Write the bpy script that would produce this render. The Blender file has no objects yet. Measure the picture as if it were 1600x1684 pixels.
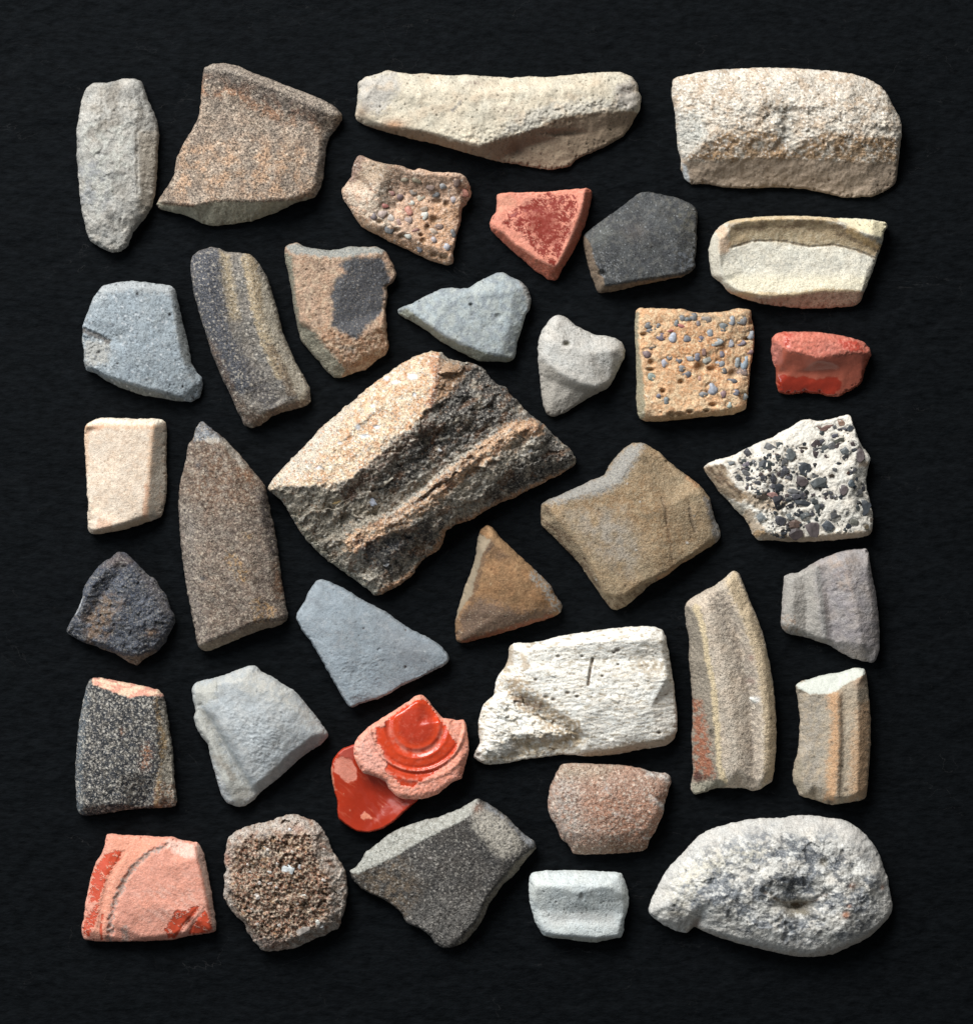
import bpy, math, random
import numpy as np
from mathutils.geometry import delaunay_2d_cdt
from mathutils import Vector

K = 0.00025            # metres per photo pixel
CX, CY = 800.0, 842.0
CAM_H = 1.7
scene = bpy.context.scene

# ---------------------------------------------------------------- camera, world, lights
cam_d = bpy.data.cameras.new("camera"); cam = bpy.data.objects.new("camera", cam_d)
scene.collection.objects.link(cam); scene.camera = cam
cam.location = (0, 0, CAM_H); cam.rotation_euler = (0, 0, 0)
cam_d.sensor_fit = 'HORIZONTAL'; cam_d.sensor_width = 36.0
cam_d.lens = 36.0 * CAM_H / (1600 * K)
cam_d.clip_start = 0.05; cam_d.clip_end = 50

w = bpy.data.worlds.new("World"); scene.world = w; w.use_nodes = True
bg = w.node_tree.nodes["Background"]
bg.inputs[0].default_value = (0.95, 0.98, 1.0, 1); bg.inputs[1].default_value = 0.15

def area(name, loc, target, sx, sy, power, col):
    d = bpy.data.lights.new(name, 'AREA'); d.shape = 'RECTANGLE'; d.size = sx; d.size_y = sy
    d.energy = power; d.color = col
    o = bpy.data.objects.new(name, d); scene.collection.objects.link(o)
    o.location = loc
    o.rotation_euler = (Vector(target) - Vector(loc)).to_track_quat('-Z', 'Y').to_euler()
    return o
area("window_light", (-0.68, 1.28, 1.15), (0, -0.05, 0), 1.1, 0.8, 58.0, (1.0, 0.99, 0.98))
area("side_window_light", (-1.5, 0.1, 1.0), (0, 0, 0), 0.6, 0.6, 7.0, (0.80, 0.91, 1.0))

scene.view_settings.view_transform = 'Standard'
scene.view_settings.look = 'None'
scene.view_settings.exposure = 0.0
scene.view_settings.gamma = 1.0
try:
    scene.cycles.max_bounces = 5
    scene.cycles.use_denoising = True
except Exception:
    pass

# ---------------------------------------------------------------- numpy helpers
def lin(c):
    c = np.asarray(c, float) / 255.0
    return np.where(c <= 0.04045, c / 12.92, ((c + 0.055) / 1.055) ** 2.4)

def sstep(a, b, x):
    t = np.clip((x - a) / (b - a + 1e-9), 0, 1)
    return t * t * (3 - 2 * t)

_perm = {}
def perlin(x, y, seed=0):
    if seed not in _perm:
        r = np.random.RandomState(seed & 0x7fffffff)
        p = r.permutation(256); a = r.rand(256) * 2 * np.pi
        _perm[seed] = (np.concatenate([p, p]), np.cos(a), np.sin(a))
    p, gx, gy = _perm[seed]
    xf = np.floor(x); yf = np.floor(y)
    xi = xf.astype(np.int64) & 255; yi = yf.astype(np.int64) & 255
    u = x - xf; v = y - yf
    fu = u * u * u * (u * (u * 6 - 15) + 10); fv = v * v * v * (v * (v * 6 - 15) + 10)
    def g(ix, iy, du, dv):
        h = p[p[ix & 255] + (iy & 255)]
        return gx[h] * du + gy[h] * dv
    n00 = g(xi, yi, u, v); n10 = g(xi + 1, yi, u - 1, v)
    n01 = g(xi, yi + 1, u, v - 1); n11 = g(xi + 1, yi + 1, u - 1, v - 1)
    a = n00 + fu * (n10 - n00); b = n01 + fu * (n11 - n01)
    return (a + fv * (b - a)) * 1.5

def fbm(x, y, scale, octv=3, seed=0, gain=0.5, ang=0.0, stretch=1.0, ridged=False):
    if ang or stretch != 1.0:
        a = math.radians(ang); ca, sa = math.cos(a), math.sin(a)
        x, y = (x * ca + y * sa) / stretch, -x * sa + y * ca
    out = 0.0; amp = 1.0; tot = 0.0; f = 1.0 / scale
    for o in range(octv):
        ra = 0.6 + o * 1.1 + (0 if stretch != 1.0 and o == 0 else seed * .37); cr, sr = math.cos(ra), math.sin(ra)
        if stretch != 1.0: cr, sr = math.cos(.35 * (o + 1)), math.sin(.35 * (o + 1))
        n = perlin((x * cr + y * sr) * f + o * 17.3 + seed * 1.7, (-x * sr + y * cr) * f - o * 9.1 + seed * 0.9, seed * 13 + o)
        if ridged: n = 1 - 2 * np.abs(n)
        out = out + n * amp; tot += amp; amp *= gain; f *= 2.03
    return out / tot

def cells(x, y, scale, seed, ang=0.0, stretch=1.0):
    """nearest-cell lookup: offsets to the cell's point, two random numbers of the cell, distance to the nearest and second nearest"""
    a = math.radians(ang + 23); ca, sa = math.cos(a), math.sin(a)
    x, y = (x * ca + y * sa) / stretch / scale, (-x * sa + y * ca) / scale
    xi = np.floor(x).astype(np.int64); yi = np.floor(y).astype(np.int64)
    rs = np.random.RandomState(seed & 0x7fffffff); T = rs.rand(4, 4096)
    f1 = np.full(x.shape, 9.0); f2 = np.full(x.shape, 9.0); ox = np.zeros(x.shape); oy = np.zeros(x.shape); r1 = np.zeros(x.shape); r2 = np.zeros(x.shape)
    for dx in (-1, 0, 1):
        for dy in (-1, 0, 1):
            h = ((xi + dx) * 73 + (yi + dy) * 1571 + ((xi + dx) * (yi + dy)) * 7) & 4095
            px = xi + dx + T[0][h]; py = yi + dy + T[1][h]
            d = np.hypot(x - px, y - py); m = d < f1
            f2 = np.where(m, f1, np.minimum(f2, d)); f1 = np.where(m, d, f1)
            ox = np.where(m, x - px, ox); oy = np.where(m, y - py, oy); r1 = np.where(m, T[2][h], r1); r2 = np.where(m, T[3][h], r2)
    return ox, oy, r1, r2, f1, f2

def blur(a, s):
    if s <= 0: return a
    r = int(math.ceil(s * 3)); k = np.exp(-0.5 * (np.arange(-r, r + 1) / s) ** 2); k /= k.sum()
    p = np.pad(a, ((r, r), (0, 0)), mode='edge')
    a = sum(k[i] * p[i:i + a.shape[0]] for i in range(2 * r + 1))
    p = np.pad(a, ((0, 0), (r, r)), mode='edge')
    return sum(k[i] * p[:, i:i + a.shape[1]] for i in range(2 * r + 1))

def resample(P, step, closed=True):
    P = np.asarray(P, float)
    Q = np.vstack([P, P[:1]]) if closed else P
    out = []
    for a, b in zip(Q[:-1], Q[1:]):
        n = max(1, int(round(np.hypot(*(b - a)[:2]) / step)))
        for i in range(n): out.append(a + (b - a) * i / n)
    if not closed: out.append(Q[-1])
    return np.array(out)

FR = {'A': (80, 80, 3.2), 'B': (560, 80, 3.0769), 'C': (1020, 80, 3.2), 'D': (100, 380, 2.7586),
      'E': (640, 430, 3.8095), 'F': (860, 480, 2.6667), 'G': (90, 670, 3.8275), 'H': (430, 560, 3.0189),
      'I': (730, 720, 3.4043), 'J': (1060, 880, 3.662), 'K': (90, 1070, 3.2383), 'L': (470, 930, 3.6606),
      'M': (760, 1010, 4.2105), 'N': (560, 1240, 3.2), 'O': (1040, 1320, 3.4783),
      'P5': (550, 240, 6.6667), 'P7': (940, 300, 7.2727), 'P14': (1040, 500, 7.619),
      'P20': (1150, 670, 5.3333), 'P32': (890, 1240, 6.9565), 'P34': (350, 1330, 6.6667)}
GRID = 1.3
_seed = [0]

class Shard:
    """A closed shard: relief grid inside an outline, worn edge, side wall down to its base."""
    def __init__(s, frame, out, lines=(), z=20, soft=2.2, R=6, bf=0.55, jag=0.7, csm=2.2,
                 rough=(2.0, 1.0, 0.5), base=None, col=(150, 140, 130), step=GRID):
        _seed[0] += 1; s.seed = _seed[0] * 7; s.f = FR[frame]; s.h = step
        o = np.array([(p[0], p[1], (p[2] if len(p) > 2 else z)) for p in out], float)
        o[:, :2] = s.tp(o[:, :2])
        s.cx = 0.5 * (o[:, 0].min() + o[:, 0].max()); s.cy = 0.5 * (o[:, 1].min() + o[:, 1].max())
        ol = resample(o[:, :2], 2.0)
        n = len(ol); r = int(csm * 3 / 2 + 1); kk = np.arange(-r, r + 1); wt = np.exp(-0.5 * (kk * 2.0 / max(csm, .1)) ** 2); wt /= wt.sum()
        ol = sum(wt[i] * np.roll(ol, -kk[i], axis=0) for i in range(len(kk)))
        t = np.roll(ol, -1, axis=0) - np.roll(ol, 1, axis=0); t /= np.hypot(t[:, 0], t[:, 1])[:, None] + 1e-9
        nr = np.stack([t[:, 1], -t[:, 0]], 1)
        nz = fbm(ol[:, 0], ol[:, 1], 11, 3, s.seed + 3, gain=0.6) * jag * 2.2
        ol = ol + nr * nz[:, None]
        s.outline = ol
        m = 3
        x0, y0 = ol.min(0) - m * step; x1, y1 = ol.max(0) + m * step
        s.xs = np.arange(x0, x1, step); s.ys = np.arange(y0, y1, step)
        s.X, s.Y = np.meshgrid(s.xs, s.ys)
        # triangulated control surface
        V = []; E = []
        def addline(P, closed=False):
            st = len(V)
            for p in P: V.append(p)
            for i in range(len(P) - 1): E.append((st + i, st + i + 1))
            if closed: E.append((st + len(P) - 1, st))
        addline([tuple(p) for p in o], True)
        c0 = np.array([s.cx, s.cy])
        for p in o:
            d = p[:2] - c0; d = d / (np.hypot(*d) + 1e-9)
            V.append((p[0] + d[0] * 14, p[1] + d[1] * 14, p[2] * 0.9))
        s.inner = []
        for L in lines:
            Lp = [tuple(np.append(s.tp(np.array([[q[0], q[1]]]))[0], q[2])) for q in L]
            addline(Lp); s.inner.append(Lp)
        v2 = [Vector((p[0], p[1])) for p in V]
        vo, eo, fo, ov, oe, of = delaunay_2d_cdt(v2, E, [], 0, 1e-4)
        zz = []
        for i, org in enumerate(ov):
            if org: zz.append(float(np.mean([V[j][2] for j in org])))
            else:
                q = vo[i]; dd = sorted((math.hypot(q[0] - p[0], q[1] - p[1]) + 1e-6, p[2]) for p in V)[:3]
                ws = [1 / d[0] for d in dd]; zz.append(sum(a * d[1] for a, d in zip(ws, dd)) / sum(ws))
        Z = np.full(s.X.shape, float(z))
        for f in fo:
            for k in range(1, len(f) - 1):
                s._tri(Z, vo[f[0]], vo[f[k]], vo[f[k + 1]], zz[f[0]], zz[f[k]], zz[f[k + 1]])
        s.Z = blur(Z, soft / step)
        s.d, s.np_ = s.sdf(ol, 16.0, near=True)
        s.R = R; s.bf = bf; s.base = base; s.rough = rough
        s.C = np.ones(s.X.shape + (3,)) * lin(col)
        s.G = np.ones(s.X.shape); s.Rg = np.full(s.X.shape, 0.85)
        s.sat = 0.85; s.nicks = 4.0; s.hollow_root = False; s.parts = []; s.kids = []; s.ns = 0
        a1, a2, a3 = rough
        s.Z += a1 * s.N(28, 2) + a2 * s.N(9, 2) + a3 * s.N(3.6, 2)

    def tp(s, P):
        P = np.asarray(P, float); return np.stack([s.f[0] + P[..., 0] / s.f[2], s.f[1] + P[..., 1] / s.f[2]], -1)

    def _tri(s, Z, a, b, c, za, zb, zc):
        x0 = min(a[0], b[0], c[0]); x1 = max(a[0], b[0], c[0]); y0 = min(a[1], b[1], c[1]); y1 = max(a[1], b[1], c[1])
        i0 = max(0, int((x0 - s.xs[0]) / s.h)); i1 = min(len(s.xs), int((x1 - s.xs[0]) / s.h) + 2)
        j0 = max(0, int((y0 - s.ys[0]) / s.h)); j1 = min(len(s.ys), int((y1 - s.ys[0]) / s.h) + 2)
        if i1 <= i0 or j1 <= j0: return
        X = s.X[j0:j1, i0:i1]; Y = s.Y[j0:j1, i0:i1]
        den = (b[1] - c[1]) * (a[0] - c[0]) + (c[0] - b[0]) * (a[1] - c[1])
        if abs(den) < 1e-9: return
        u = ((b[1] - c[1]) * (X - c[0]) + (c[0] - b[0]) * (Y - c[1])) / den
        v = ((c[1] - a[1]) * (X - c[0]) + (a[0] - c[0]) * (Y - c[1])) / den
        q = 1 - u - v; e = -1e-6
        m = (u >= e) & (v >= e) & (q >= e)
        Z[j0:j1, i0:i1][m] = (u * za + v * zb + q * zc)[m]

    def _seg(s, P, closed, maxd):
        D = np.full(s.X.shape, maxd); NX = s.X.copy(); NY = s.Y.copy()
        Q = np.vstack([P, P[:1]]) if closed else P
        for a, b in zip(Q[:-1], Q[1:]):
            i0 = max(0, int((min(a[0], b[0]) - maxd - s.xs[0]) / s.h)); i1 = min(len(s.xs), int((max(a[0], b[0]) + maxd - s.xs[0]) / s.h) + 2)
            j0 = max(0, int((min(a[1], b[1]) - maxd - s.ys[0]) / s.h)); j1 = min(len(s.ys), int((max(a[1], b[1]) + maxd - s.ys[0]) / s.h) + 2)
            if i1 <= i0 or j1 <= j0: continue
            X = s.X[j0:j1, i0:i1]; Y = s.Y[j0:j1, i0:i1]
            d = b - a; L2 = d[0] ** 2 + d[1] ** 2 + 1e-12
            t = np.clip(((X - a[0]) * d[0] + (Y - a[1]) * d[1]) / L2, 0, 1)
            px = a[0] + t * d[0]; py = a[1] + t * d[1]
            dd = np.hypot(X - px, Y - py); S = D[j0:j1, i0:i1]; m = dd < S
            S[m] = dd[m]; NX[j0:j1, i0:i1][m] = px[m]; NY[j0:j1, i0:i1][m] = py[m]
        return D, NX, NY

    def sdf(s, P, maxd, near=False):
        D, NX, NY = s._seg(P, True, maxd)
        ins = np.zeros(s.X.shape, bool); Q = np.vstack([P, P[:1]])
        x1, y1 = Q[:-1, 0], Q[:-1, 1]; x2, y2 = Q[1:, 0], Q[1:, 1]
        for j, y in enumerate(s.ys):
            m = (y1 > y) != (y2 > y)
            if not m.any(): continue
            xc = np.sort(x1[m] + (y - y1[m]) * (x2[m] - x1[m]) / (y2[m] - y1[m]))
            ins[j] = (np.searchsorted(xc, s.xs) % 2) == 1
        D = np.where(ins, D, -D)
        return (D, (NX, NY)) if near else D

    # noise, masks
    def N(s, scale, octv=3, gain=0.5, ang=0.0, st=1.0, ridged=False):
        s.ns += 1
        return fbm(s.X, s.Y, scale, octv, s.seed + s.ns * 3, gain, ang, st, ridged)
    def nm(s, scale, thr=0.0, soft=0.15, octv=3, ang=0.0, st=1.0, gain=0.55):
        return sstep(thr - soft, thr + soft, s.N(scale, octv, gain, ang, st))
    def poly(s, P, soft=2.0, warp=2.5, wsc=7):
        P = s.tp(P); D = s.sdf(P, soft + 2.2 * warp + 1)
        if warp: D = D + s.N(wsc, 3, .6) * warp * 2
        return sstep(-soft, soft, D)
    def line(s, P, wd=3.0, soft=2.0, warp=1.0, wsc=8):
        P = s.tp(P); D = s._seg(P, False, wd + soft + 2.2 * warp + 1)[0]
        if warp: D = D + s.N(wsc, 2) * warp * 2
        return 1 - sstep(wd, wd + soft, D)
    def spot(s, x, y, rx, ry=None, p=2.0):
        ry = ry or rx; q = s.tp([[x, y]])[0]; rx /= s.f[2]; ry /= s.f[2]
        return np.exp(-(((s.X - q[0]) / rx) ** 2 + ((s.Y - q[1]) / ry) ** 2) ** (p / 2))
    # edits
    def mix(s, rgb, m, k=1.0, grain=None, rg=None):
        m = np.clip(m * k, 0, 1)
        s.C = s.C * (1 - m[..., None]) + lin(rgb) * m[..., None]
        if grain is not None: s.G = s.G * (1 - m) + grain * m
        if rg is not None: s.Rg = s.Rg * (1 - m) + rg * m
        return m
    def mottle(s, a=0.12, sc=22, warm=0.05):
        s.C = s.C * (1 + a * 3.0 * s.N(sc, 4, .65) + a * 2.0 * s.N(sc * 2.4, 2))[..., None]
        st_ = s.nm(sc * 1.4, .28, .16, 4, gain=.65)[..., None] * min(.5, a * 3); s.C = s.C * (1 - st_ * np.array([.30, .36, .44]))
        s.C = s.C * (1 + (a * .9 + .05) * 2 * s.N(6.5, 3, .7))[..., None]
        w_ = warm * 2 * s.N(sc * 1.3, 3)
        s.C = s.C * np.stack([1 + w_, 1 + 0 * w_, 1 - w_], -1)
    def groove(s, P, depth, wd=2.0, soft=3.0, warp=1.0):
        m = s.line(P, wd, soft, warp); s.Z -= depth * m; return m
    def broken(s, m, amp=3.0, sc=14, ang=0.0, st=1.0):
        s.Z += m * amp * (s.N(sc, 3, .6, ang, st, ridged=True)) + m * amp * .5 * s.N(sc * .4, 2, .6, ang, st)
    def chips(s, m, size, amp, ang=0.0, st=1.0):
        """angular fracture: every cell a small tilted facet, with hairline edges"""
        s.ns += 1
        wx = s.N(size * .8, 2) * size * .35; wy = s.N(size * .8, 2) * size * .35
        ox, oy, r1, r2, f1, f2 = cells(s.X + wx, s.Y + wy, size, s.seed + s.ns * 5, ang, st)
        g = np.cos(r1 * 6.283) * ox + np.sin(r1 * 6.283) * oy
        s.Z += m * amp * (1.3 * g + .7 * (r2 - .5))
    def grains(s, m, size, amp, cols=(), up=0.0, ang=0.0, st=1.0):
        """a tone of its own for every sand grain, some of them of another mineral"""
        s.ns += 1
        ox, oy, r1, r2, f1, f2 = cells(s.X, s.Y, size, s.seed + s.ns * 5, ang, st)
        s.C = s.C * (1 + (m * amp * .65 * (r1 * 2 - 1))[..., None])
        p0 = 0.0
        for rgb, p in cols:
            k = ((r2 >= p0) & (r2 < p0 + p)) * sstep(.62, .40, f1) * m * .6; p0 += p
            s.C = s.C * (1 - k[..., None]) + lin(rgb) * k[..., None] * (.75 + .5 * r1)[..., None]
            s.Z += k * up
    def hole(s, x, y, rx, ry=None, depth=5, p=3.5):
        m = s.spot(x, y, rx, ry, p); s.Z -= depth * m; return m
    def pits(s, n, r0, r1, dep, mask=None, color=None, k=0.8):
        rs = np.random.RandomState(s.seed + 91); jj, ii = np.where((s.d > 1.5) if mask is None else ((s.d > 1.5) & (mask > .5)))
        if len(jj) == 0: return
        for _ in range(n):
            q = rs.randint(len(jj)); x, y = s.X[jj[q], ii[q]], s.Y[jj[q], ii[q]]
            r = r0 + (r1 - r0) * rs.rand() ** 2; e = rs.uniform(.6, 1.0); a = rs.rand() * 3.14
            w_ = int(r * 2.2 / s.h) + 2
            sl = (slice(max(0, jj[q] - w_), jj[q] + w_ + 1), slice(max(0, ii[q] - w_), ii[q] + w_ + 1))
            dx = s.X[sl] - x; dy = s.Y[sl] - y
            u = (dx * math.cos(a) + dy * math.sin(a)) / r; v = (-dx * math.sin(a) + dy * math.cos(a)) / (r * e)
            m = np.exp(-(u * u + v * v) ** 1.5)
            s.Z[sl] -= dep * r * m
            if color is not None:
                mm = (m * k)[..., None]; s.C[sl] = s.C[sl] * (1 - mm) + lin(color) * mm
    def specks(s, n, r0, r1, color, mask=None, k=0.85, up=0.3):
        rs = np.random.RandomState(s.seed + 57 + n)
        jj, ii = np.where((s.d > 1.0) if mask is None else ((s.d > 1.0) & (mask > .5)))
        if len(jj) == 0: return
        for _ in range(n):
            q = rs.randint(len(jj)); r = r0 + (r1 - r0) * rs.rand() ** 2.5; w_ = int(r * 2 / s.h) + 2
            e = rs.uniform(.5, 1); a = rs.rand() * 3.14
            sl = (slice(max(0, jj[q] - w_), jj[q] + w_ + 1), slice(max(0, ii[q] - w_), ii[q] + w_ + 1))
            dx = s.X[sl] - s.X[jj[q], ii[q]]; dy = s.Y[sl] - s.Y[jj[q], ii[q]]
            u = (dx * math.cos(a) + dy * math.sin(a)) / r; v = (-dx * math.sin(a) + dy * math.cos(a)) / (r * e)
            m = np.exp(-(u * u + v * v) ** 2)
            s.Z[sl] += up * r * m
            mm = (m * k * rs.uniform(.6, 1))[..., None]; s.C[sl] = s.C[sl] * (1 - mm) + lin(color) * mm
    def part(s, name, mask, label=None):
        s.parts.append((name, mask > .5, label))
    def sockets(s, L, depth=2.2, k=.35, grow=1.0):
        """the worn gap round each embedded stone, with crevice shade painted into the colour"""
        for t_ in L:
            x, y, rx, ry = t_[:4]; q = s.tp([[x, y]])[0]; rx = rx * grow / s.f[2] + .6; ry = ry * grow / s.f[2] + .6
            r = np.hypot((s.X - q[0]) / rx, (s.Y - q[1]) / ry); m = np.exp(-((r - 1.05) / .28) ** 2)
            s.Z -= depth * m; s.C = s.C * (1 - (k * m)[..., None])
    def zat(s, x, y):
        i = int(np.clip(round((x - s.xs[0]) / s.h), 0, len(s.xs) - 1)); j = int(np.clip(round((y - s.ys[0]) / s.h), 0, len(s.ys) - 1))
        return s.Zf[j, i]

    # build
    def finish(s, name, label, cat="pottery shard", spk=(2.2, .35, .25, .15), bump=1.0, lift=0.0,
               spec=0.25, dark=(30, 27, 25), light=(225, 215, 200)):
        base = s.base(s.X, s.Y) if s.base else np.zeros(s.X.shape)
        s.grains(s.G, 2.7, min(.2, .03 + spk[1] * .28))
        t = np.clip(s.d / (s.R * .6 * np.clip(1 + .9 * s.N(20, 2), .35, 2.2)), 0, 1)
        if s.nicks:
            nk = sstep(7.5, 1.5, s.d) * sstep(.16, .34, s.N(9, 3, .6)); s.Z -= s.nicks * nk
            s.C = s.C * (1 + (.14 * nk * sstep(0, .3, s.G))[..., None])
        prof = s.bf + (1 - s.bf) * np.sqrt(np.clip(1 - (1 - t) ** 2, 0, 1))
        Zf = base + np.maximum(s.Z - base, 2.0) * prof
        s.Zf = Zf
        ny, nx = s.X.shape
        dm = 0.25 * (s.d[:-1, :-1] + s.d[1:, :-1] + s.d[:-1, 1:] + s.d[1:, 1:])
        cell = dm > 0
        idx = np.arange(ny * nx).reshape(ny, nx)
        J, I = np.where(cell)
        q = np.stack([idx[J, I], idx[J + 1, I], idx[J + 1, I + 1], idx[J, I + 1]], 1)   # y is down: this order faces up
        used = np.zeros(ny * nx, bool); used[q.ravel()] = True
        new = np.cumsum(used) - 1; q = new[q]
        X = s.X.ravel()[used].copy(); Y = s.Y.ravel()[used].copy(); Z = Zf.ravel()[used].copy(); B = base.ravel()[used]
        e = np.concatenate([q[:, [0, 1]], q[:, [1, 2]], q[:, [2, 3]], q[:, [3, 0]]])
        key = np.sort(e, 1); kk = key[:, 0].astype(np.int64) * (len(X) + 1) + key[:, 1]
        u, inv, cnt = np.unique(kk, return_inverse=True, return_counts=True)
        be = e[cnt[inv] == 1]; bv = np.unique(be)
        X[bv] = s.np_[0].ravel()[used][bv]; Y[bv] = s.np_[1].ravel()[used][bv]
        Z[bv] = B[bv] + np.maximum(s.Z.ravel()[used][bv] - B[bv], 2) * s.bf
        # wall rings
        gy, gx = np.gradient(blur(s.d, 1.5)); gl = np.hypot(gx, gy) + 1e-6
        gx = (gx / gl).ravel()[used][bv]; gy = (gy / gl).ravel()[used][bv]
        nb = len(bv); rid = np.full(len(X), -1); rid[bv] = np.arange(nb)
        VX = [X]; VY = [Y]; VZ = [Z]; walls = []
        prev_off = None; tot = len(X)
        nzw = fbm(X[bv], Y[bv], 9, 2, s.seed + 77)
        hgt = Z[bv] - B[bv]
        for fr, ins in ((0.72, -0.3), (0.38, 1.4), (0.0, 4.5)):
            ii_ = np.minimum(ins, 0.45 * hgt) + (nzw * .8 if fr else 0)
            VX.append(X[bv] + gx * ii_); VY.append(Y[bv] + gy * ii_); VZ.append(B[bv] + hgt * fr)
            a = be[:, 0]; b = be[:, 1]
            ra = rid[a]; rb = rid[b]
            if prev_off is None: top_a, top_b = a, b
            else: top_a, top_b = ra + prev_off, rb + prev_off
            walls.append(np.stack([top_b, top_a, ra + tot, rb + tot], 1))
            prev_off = tot; tot += nb
        VX = np.concatenate(VX); VY = np.concatenate(VY); VZ = np.concatenate(VZ)
        wq = np.concatenate(walls)
        src = np.concatenate([np.arange(len(X))] + [bv] * 3)
        # vertex attributes
        C = s.C.reshape(-1, 3)[used][src]
        lum = C @ np.array([.2126, .7152, .0722])
        cool = sstep(0, .10, (C[:, 2] - C[:, 0]) / (lum + 1e-4)); sat = s.sat * (1 - .0 * cool)
        C = lum[:, None] + (C - lum[:, None]) * sat[:, None]; G = s.G.ravel()[used][src]; Rg = s.Rg.ravel()[used][src]
        zref = float(np.median(Z)) * K
        sc_ = 1 - zref / CAM_H
        ox, oy = (s.cx - CX) * K * sc_, (CY - s.cy) * K * sc_
        P = np.stack([(VX - s.cx) * K * sc_, -(VY - s.cy) * K * sc_, VZ * K], 1)
        s.sc_ = sc_
        allq = np.concatenate([q, wq])
        # normals
        n = np.cross(P[allq[:, 2]] - P[allq[:, 0]], P[allq[:, 3]] - P[allq[:, 1]])
        vn = np.zeros_like(P)
        for k_ in range(4): np.add.at(vn, allq[:, k_], n)
        vn /= np.linalg.norm(vn, axis=1)[:, None] + 1e-15
        m = s.material(name, spk, bump, spec, dark, light)
        fm = []                                     # face -> part
        owner = np.zeros(len(allq), int)
        for pi, (pn, pm, pl) in enumerate(s.parts):
            pf = (pm[:-1, :-1].astype(int) + pm[1:, :-1] + pm[:-1, 1:] + pm[1:, 1:])[J, I] >= 2
            o_ = owner[:len(q)]; o_[pf] = pi + 1; owner[:len(q)] = o_
        root = None
        for oi in range(len(s.parts) + 1):
            f = allq[owner == oi]
            if len(f) == 0: continue
            us = np.zeros(len(P), bool); us[f.ravel()] = True; nn = np.cumsum(us) - 1; f = nn[f]
            nm_ = ("body" if s.parts or s.hollow_root else name) if oi == 0 else s.parts[oi - 1][0]
            me = bpy.data.meshes.new(nm_)
            me.vertices.add(int(us.sum())); me.vertices.foreach_set("co", P[us].astype(np.float32).ravel())
            me.loops.add(f.size); me.loops.foreach_set("vertex_index", f.ravel().astype(np.int32))
            me.polygons.add(len(f)); me.polygons.foreach_set("loop_start", np.arange(0, f.size, 4, dtype=np.int32))
            me.polygons.foreach_set("use_smooth", np.ones(len(f), bool))
            me.update(calc_edges=True)
            ca = me.attributes.new("Tint", 'FLOAT_COLOR', 'POINT')
            ca.data.foreach_set("color", np.concatenate([np.clip(C[us], 0, 1), np.ones((int(us.sum()), 1))], 1).astype(np.float32).ravel())
            a_ = me.attributes.new("Grain", 'FLOAT', 'POINT'); a_.data.foreach_set("value", G[us].astype(np.float32))
            a_ = me.attributes.new("Matte", 'FLOAT', 'POINT'); a_.data.foreach_set("value", Rg[us].astype(np.float32))
            me.normals_split_custom_set_from_vertices(vn[us].astype(np.float32))
            me.materials.append(m)
            ob = bpy.data.objects.new(nm_, me); scene.collection.objects.link(ob)
            if oi == 0 and nm_ == "body":
                root = bpy.data.objects.new(name, None); scene.collection.objects.link(root)
                root.empty_display_size = 0.01; ob.parent = root; child = ob; ob = root
            if oi == 0:
                root = ob; ob.location = (ox, oy, lift * K); ob["label"] = label; ob["category"] = cat
                ob["group"] = "pottery shards laid out on black slate"
            else:
                ob.parent = root
                if s.parts[oi - 1][2]: ob["label"] = s.parts[oi - 1][2]
        s.root = root
        return root

    def material(s, name, spk, bump, spec, dark, light):
        size, amp, da, la = spk
        amp *= .85; da = min(.95, da * .95); la = min(.9, la * .9); bump *= .85 if amp > .24 else .55
        m = bpy.data.materials.new(name + "_ceramic"); m.use_nodes = True
        nt = m.node_tree; N = nt.nodes; L = nt.links
        b = N["Principled BSDF"]; b.inputs["Specular IOR Level"].default_value = spec
        tc = N.new("ShaderNodeTexCoord"); mp = N.new("ShaderNodeMapping")
        mp.inputs["Scale"].default_value = (1 / K,) * 3; mp.inputs["Location"].default_value = (s.seed * 31.7, s.seed * 11.3, 0)
        L.new(tc.outputs["Object"], mp.inputs[0])
        def noise(sz, det=2.0, ro=.6, off=None):
            n = N.new("ShaderNodeTexNoise"); n.inputs["Scale"].default_value = 1 / sz
            n.inputs["Detail"].default_value = det; n.inputs["Roughness"].default_value = ro
            L.new(mp.outputs[0], n.inputs["Vector"]); return n.outputs["Fac"]
        def mr(src, a, b_, c, d):
            n = N.new("ShaderNodeMapRange"); n.inputs[1].default_value = a; n.inputs[2].default_value = b_
            n.inputs[3].default_value = c; n.inputs[4].default_value = d; L.new(src, n.inputs[0]); return n.outputs[0]
        def math_(op, a, b_):
            n = N.new("ShaderNodeMath"); n.operation = op
            for i, v in enumerate((a, b_)):
                if isinstance(v, (int, float)): n.inputs[i].default_value = v
                else: L.new(v, n.inputs[i])
            return n.outputs[0]
        def attr(nm):
            n = N.new("ShaderNodeAttribute"); n.attribute_name = nm; return n
        col = attr("Tint").outputs["Color"]; gr = attr("Grain").outputs["Fac"]; mt = attr("Matte").outputs["Fac"]
        n1 = noise(size, 3, .65)
        f = math_('ADD', 1.0, math_('MULTIPLY', math_('MULTIPLY', mr(n1, .34, .66, -1, 1), amp), gr))
        vs = N.new("ShaderNodeVectorMath"); vs.operation = 'SCALE'; L.new(col, vs.inputs[0]); L.new(f, vs.inputs["Scale"])
        cur = vs.outputs[0]
        def over(cur, fac, rgb):
            n = N.new("ShaderNodeMix"); n.data_type = 'RGBA'; L.new(fac, n.inputs["Factor"])
            L.new(cur, n.inputs["A"]); n.inputs["B"].default_value = (*lin(rgb), 1); return n.outputs["Result"]
        n2 = noise(size * 1.25, 2, .6)
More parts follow.
